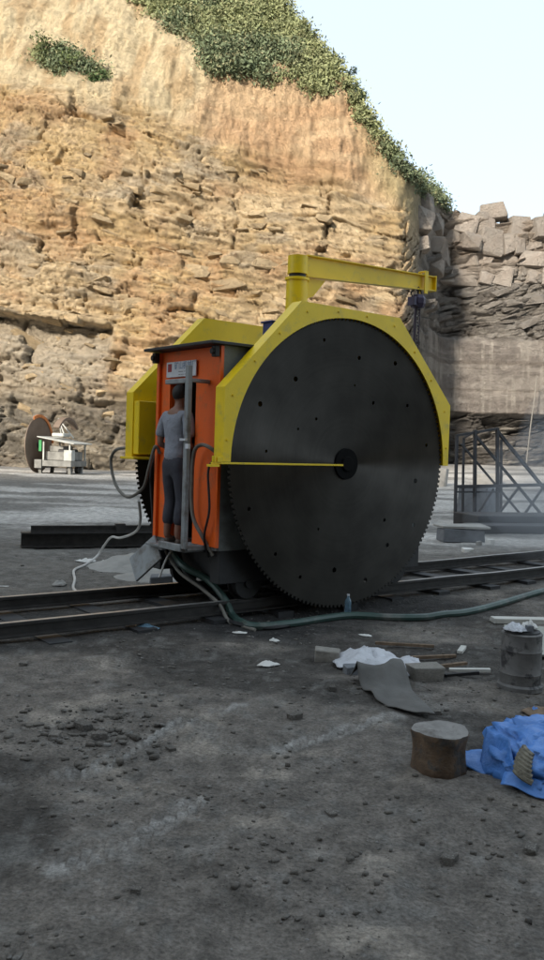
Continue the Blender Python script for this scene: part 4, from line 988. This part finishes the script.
# blue bale
bt = empty('tarpaulin_bale', (1.74, 4.86, gh(1.74, 4.86)), 0, label='bale wrapped in torn bright blue tarpaulin at the right edge', cat='bale')
def blob(nu, nv, ax, ay, az, seed, wr=.05):
    U_ = np.linspace(0, 2*pi, nu, endpoint=False); W_ = np.linspace(0, pi/2+.35, nv); UU, WW = np.meshgrid(U_, W_)
    e = .62; sg_ = lambda q: np.sign(q)*np.abs(q)**e
    X = ax*np.sin(WW)**.75*sg_(np.cos(UU)); Y = ay*np.sin(WW)**.75*sg_(np.sin(UU)) ; Z = az*np.sign(np.cos(WW))*np.abs(np.cos(WW))**.6
    f1, f2, r = vor(UU*2.0+30, WW*3+30, seed)
    n_ = -np.abs(fbm(UU*2.2+5, WW*3.2+UU*.8, 3, seed)-.5)*3.2*wr+(fbm(UU*7, WW*8, 3, seed+1)-.5)*.9*wr+(r[0]-.5)*wr*.9-.4*wr*sstep(.15, 0, f2-f1)
    n_[:, -1] = n_[:, 0]
    k = 1+n_/ax*1.2
    return np.stack([X*k, Y*k, np.maximum(Z*k, -.02)], -1)
Vb = blob(72, 26, .47, .48, .245, 5, .055)
link('tarpaulin', grid_mesh('tarpaulin', Vb, 72, 26, None, True, wrap=True), bt, mats='tarp')
def surf(u, w_, k=1.012):
    iu = (u % 360)/5.0; iw = np.clip(w_/(90+20.05)*25, 0, 24.99); a, b2 = int(iu), int(iw); fu, fw_ = iu-a, iw-b2
    g = lambda j, i: Vb[j, i % 72]
    p = (g(b2, a)*(1-fu)+g(b2, a+1)*fu)*(1-fw_)+(g(b2+1, a)*(1-fu)+g(b2+1, a+1)*fu)*fw_
    return tuple(p*k)
Vb0 = Vb; Vb = blob(72, 26, .47, .48, .245, 5, .0)*1.035
for k in range(7):     # strands of the wrapped straw ropes showing through the tear, on the side facing the camera
    MB().tube([surf(214+2.2*j+1.2*k, 40+5.2*k+1.0*j, .985+.02*sin(j/8*pi)) for j in range(9)], .017, 6).build('rope_strand', 'straw', bt, smooth=True)
def sheet(name, quad, mk, parent, amp=.02, seed=0, n=12):
    q = [np.array(p, float) for p in quad]; V = np.zeros((n, n, 3))
    for i in range(n):
        for j in range(n):
            s, t = i/(n-1), j/(n-1); V[j, i] = (q[0]*(1-s)+q[1]*s)*(1-t)+(q[3]*(1-s)+q[2]*s)*t
    N = fbm(V[..., 0]*9+seed, V[..., 1]*9+V[..., 2]*5, 3, seed)-.5; V[..., 2] += N*amp*2; V[..., 1] += N*amp
    o = link(name, grid_mesh(name, V, n, n, None, True), parent, mats=mk); md = o.modifiers.new('t', 'SOLIDIFY'); md.thickness = .004; return o
sheet('torn_flap', [(-.52, -.10, .02), (-.36, -.34, .05), (-.38, -.20, .24), (-.44, .05, .20)], 'tarp', bt, .03, 3)
sheet('torn_flap', [(-.62, -.06, .05), (-.40, -.22, .015), (-.38, -.02, .10), (-.56, .06, .10)], 'tarp', bt, .03, 4)
sheet('torn_flap', [(-.46, -.36, .05), (-.18, -.56, .03), (-.16, -.50, .09), (-.42, -.30, .10)], 'tarp', bt, .025, 5)
sheet('torn_flap', [(-.22, -.57, .02), (.30, -.62, .02), (.30, -.53, .26), (-.16, -.53, .22)], 'tarpdark', bt, .03, 6)
sheet('paper_scrap', [(-.24, -.57, .06), (-.10, -.62, .08), (-.08, -.60, .13), (-.20, -.56, .09)], 'paper', bt, .01, 8)
# bottle
bq = empty('plastic_bottle', (.885, 9.34, gh(.885, 9.34)+.04), 0, label='clear bluish plastic water bottle standing in front of the big disc', cat='bottle')
MB().lathe([(.030, 0), (.036, .008), (.036, .06), (.033, .07), (.036, .08), (.036, .12), (.030, .145), (.014, .168), (.013, .185)], 18).build('bottle_body', 'bottle', bq, smooth=True)
MB().cyl((0, 0, .186), (0, 0, .203), .016, .016, 14).build('bottle_cap', 'white', bq)
# papers and scraps
crumple('paper_scrap', .02, 7.05, .10, .075, .05, 'paper', 'crumpled white paper lying alone on the dirt left of the stone block', 'paper', 31, 14, 12)
crumple('paper_scrap', -.27, 8.30, .08, .05, .02, 'paper', 'flat white scrap in front of the bend in the hose', 'paper', 32, 10, 8)
crumple('paper_scrap', .07, 8.06, .05, .05, .03, 'paper', 'smallest white scrap near the hose bend', 'paper', 33, 10, 8)
crumple('paper_scrap', .99, 8.50, .07, .05, .02, 'paper', 'white scrap on the dirt in front of the bottle', 'paper', 34, 10, 8)
crumple('plastic_wrapper', -1.2, 8.35, .14, .10, .05, 'bottle', 'bluish plastic wrapper lying by the near rail at left', 'wrapper', 35, 12, 10)
crumple('paper_scrap', -2.85, 13.1, .17, .12, .06, 'paper', 'pale paper lying by the cable between the rails and the beam', 'paper', 36, 10, 8)
crumple('paper_scrap', -2.5, 13.0, .14, .12, .05, 'plank', 'yellowish scrap beside the pale cable', 'scrap', 37, 10, 8)
crumple('paper_scrap', -2.66, 10.75, .10, .10, .07, 'lightstone', 'pale lump just behind the far rail at left', 'scrap', 38, 10, 8)
crumple('paper_scrap', -3.45, 10.5, .22, .06, .02, 'paper', 'long pale strip lying between the rails at left', 'scrap', 39, 12, 8, rz=.4)
# slurry heap beside the cab
def heap(name, cx, cy, sx, sy, h, mk, label, cat, seed):
    a = np.linspace(-1, 1, 46); A, B = np.meshgrid(a, a); r = np.hypot(A, B)
    X = A*sx+cx; Y = B*sy+cy; H = h*np.exp(-r**2*2.6)*(.55+.9*fbm(A*2.4, B*2.4, 4, seed))-.03*sstep(.8, 1.1, r)
    V = np.stack([X-cx, Y-cy, ground_h(X, Y)+H-.004-gh(cx, cy)], -1)
    tag(link(name, grid_mesh(name, V, 46, 46, None, True), loc=(cx, cy, gh(cx, cy)), mats=mk), label, cat, kind='stuff')
heap('stone_slurry', -1.95, 12.6, .8, .8, .20, 'lightstone', 'pale heap of dried stone slurry beside the cab step', 'slurry', 5)
heap('stone_slurry', -1.6, 11.5, .55, .5, .12, 'lightstone', 'smaller pale slurry patch right under the cab step', 'slurry', 6)
cbox('stone_block', (-1.36, 10.72), (.28, .22, .17), .2, 'slate', 'dark stone block lying under the cab step behind the far rail', 'stone block', .01, 7, .015)
# rubble by the drum
q = random.Random(12)
for i, (x, y, L, a, mk, lab) in enumerate([(1.55, 7.25, .42, .35, 'debris', 'brown stick pointing at the drum from the left'), (1.72, 7.10, .34, -.1, 'plank', 'pale short plank lying against the drum'),
        (1.62, 6.95, .30, .2, 'black', 'black bar lying in front of the pale short plank'), (1.45, 7.5, .5, .15, 'debris', 'dark brown stick behind the others left of the drum'),
        (1.80, 7.75, .18, 1.1, 'plank', 'little pale twig standing out behind the drum'), (1.30, 7.95, .55, -.25, 'debris', 'long thin stick on the dirt toward the hose')]):
    mb = MB().bar((-L/2, 0, .02), (L/2, .01, .035), .035 if mk != 'plank' else .05, .025); o = mb.build('stick', mk, loc=(x, y, gh(x, y)), rot=(0, 0, a)); tag(o, lab, 'stick')
cbox('panel', (3.28, 8.2), (1.7, 1.35, .02), -.1, 'palepanel', 'flat pale grey-green panel lying behind the drum at right edge', 'panel', .004, 1, .01, z=gh(2.95, 8.2)+.05)
cbox('plank', (3.1, 9.35), (1.25, .16, .05), .08, 'plank', 'whitish plank lying behind the pale panel', 'plank', .004, 3, .008)
crumple('rag', 2.0, 6.02, .16, .13, .05, 'debris', 'brown tangled rag on the dirt between drum and blue bale', 'rag', 51, 16, 12)
crumple('plastic_wrapper', 1.95, 6.05, .035, .03, .05, 'tarp', 'tiny bright blue scrap lying on the brown rag', 'wrapper', 52, 8, 8)
# hand-sized stones you can tell apart
for i, (x, y, s) in enumerate([(-1.15, 5.35, .09), (-1.02, 5.2, .08), (-1.28, 5.15, .07), (-.86, 5.25, .06), (-.55, 5.0, .05), (.2, 5.6, .07), (.35, 4.2, .045),
        (.85, 3.75, .07), (1.25, 3.85, .06), (-.5, 3.4, .035), (1.5, 5.6, .06), (1.2, 5.9, .06), (.5, 6.3, .06), (-1.9, 6.6, .07)]):
    pile = x < -.8 and 5 < y < 5.6
    rock('stone', x, y, (s*1.4, s*1.0, s*.6), 'pebble', 'angular grey stone in the cluster of dark rubble at left' if pile else 'loose hand-sized grey stone lying by itself on the foreground dirt', 'stone', 100+i,
         group='stones in the rubble cluster at left' if pile else 'loose stones on the foreground dirt')
# gravel nobody could count
def gravel():
    rg = np.random.RandomState(21); base = []
    for s in range(5):
        me = rock_mesh('g', 200+s, .5); bm = bmesh.new(); bm.from_mesh(me); bmesh.ops.triangulate(bm, faces=bm.faces)
        base.append((np.array([v.co[:] for v in bm.verts]), np.array([[v.index for v in f.verts] for f in bm.faces]))); bm.free(); bpy.data.meshes.remove(me)
    n = 9000; d = 2.4+14*rg.rand(n)**1.6; a = np.radians(rg.uniform(-24, 24, n)); x = d*np.sin(a); y = d*np.cos(a)
    dens = fbm(x*1.1, y*1.1, 3, 700); keep = rg.rand(n) < sstep(.42, .68, dens)*.9+.06
    cx = rg.normal(-1.1, .28, 350); cy = rg.normal(5.25, .28, 350); x = np.concatenate([x[keep], cx]); y = np.concatenate([y[keep], cy])
    s = .004+.02*rg.rand(len(x))**5; s[-350:] *= 1.7; z = ground_h(x, y)
    Vs, Fs, b = [], [], 0
    for i in range(len(x)):
        bv, bf = base[i % 5]; an = rg.rand()*6.28; c, sn = cos(an), sin(an); q_ = bv*s[i]*np.array([1.2+1.2*rg.rand(), 1.2, .4+.7*rg.rand()])
        Vs.append(np.stack([q_[:, 0]*c-q_[:, 1]*sn+x[i], q_[:, 0]*sn+q_[:, 1]*c+y[i], q_[:, 2]+z[i]+s[i]*.2], -1)); Fs.append(bf+b); b += len(bv)
    Vs = np.concatenate(Vs); Fs = np.concatenate(Fs); me = bpy.data.meshes.new('gravel')
    me.vertices.add(len(Vs)); me.vertices.foreach_set('co', Vs.reshape(-1).astype(np.float32)); me.loops.add(Fs.size); me.loops.foreach_set('vertex_index', Fs.reshape(-1).astype(np.int32))
    me.polygons.add(len(Fs)); me.polygons.foreach_set('loop_start', np.arange(0, Fs.size, 3, dtype=np.int32)); me.update(calc_edges=True)
    tag(link('gravel', me, mats='pebble'), 'loose gravel and stone chips scattered over the dark quarry floor', 'gravel', kind='stuff')
gravel()

# fine spray and dust drifting over the rails at the right
def dust():
    m = bpy.data.materials.new('spray_mist'); m.use_nodes = True; n = m.node_tree.nodes; l = m.node_tree.links; n.clear()
    out = n.new('ShaderNodeOutputMaterial'); v = n.new('ShaderNodeVolumePrincipled'); v.inputs['Color'].default_value = (.86, .88, .92, 1); v.inputs['Density'].default_value = .055
    v.inputs['Anisotropy'].default_value = .2; l.new(v.outputs[0], out.inputs['Volume'])
    for i, (c, s_) in enumerate([((5.7, 14.8, .6), (2.3, 2.6, 1.0)), ((7.0, 17.6, 1.1), (2.6, 3.2, 1.7)), ((8.9, 20.2, 1.9), (3.0, 3.6, 2.8))]):
        bm = bmesh.new(); bmesh.ops.create_icosphere(bm, subdivisions=4, radius=1)
        for q in bm.verts: q.co = Vector((q.co.x*s_[0]+c[0], q.co.y*s_[1]+c[1], max(q.co.z*s_[2]+c[2], .12)))
        me = bpy.data.meshes.new('spray_mist'); bm.to_mesh(me); bm.free(); me.materials.append(m)
        tag(link('spray_mist', me), 'thin pale spray and dust drifting over the rails at the right', 'mist', kind='stuff')
dust()
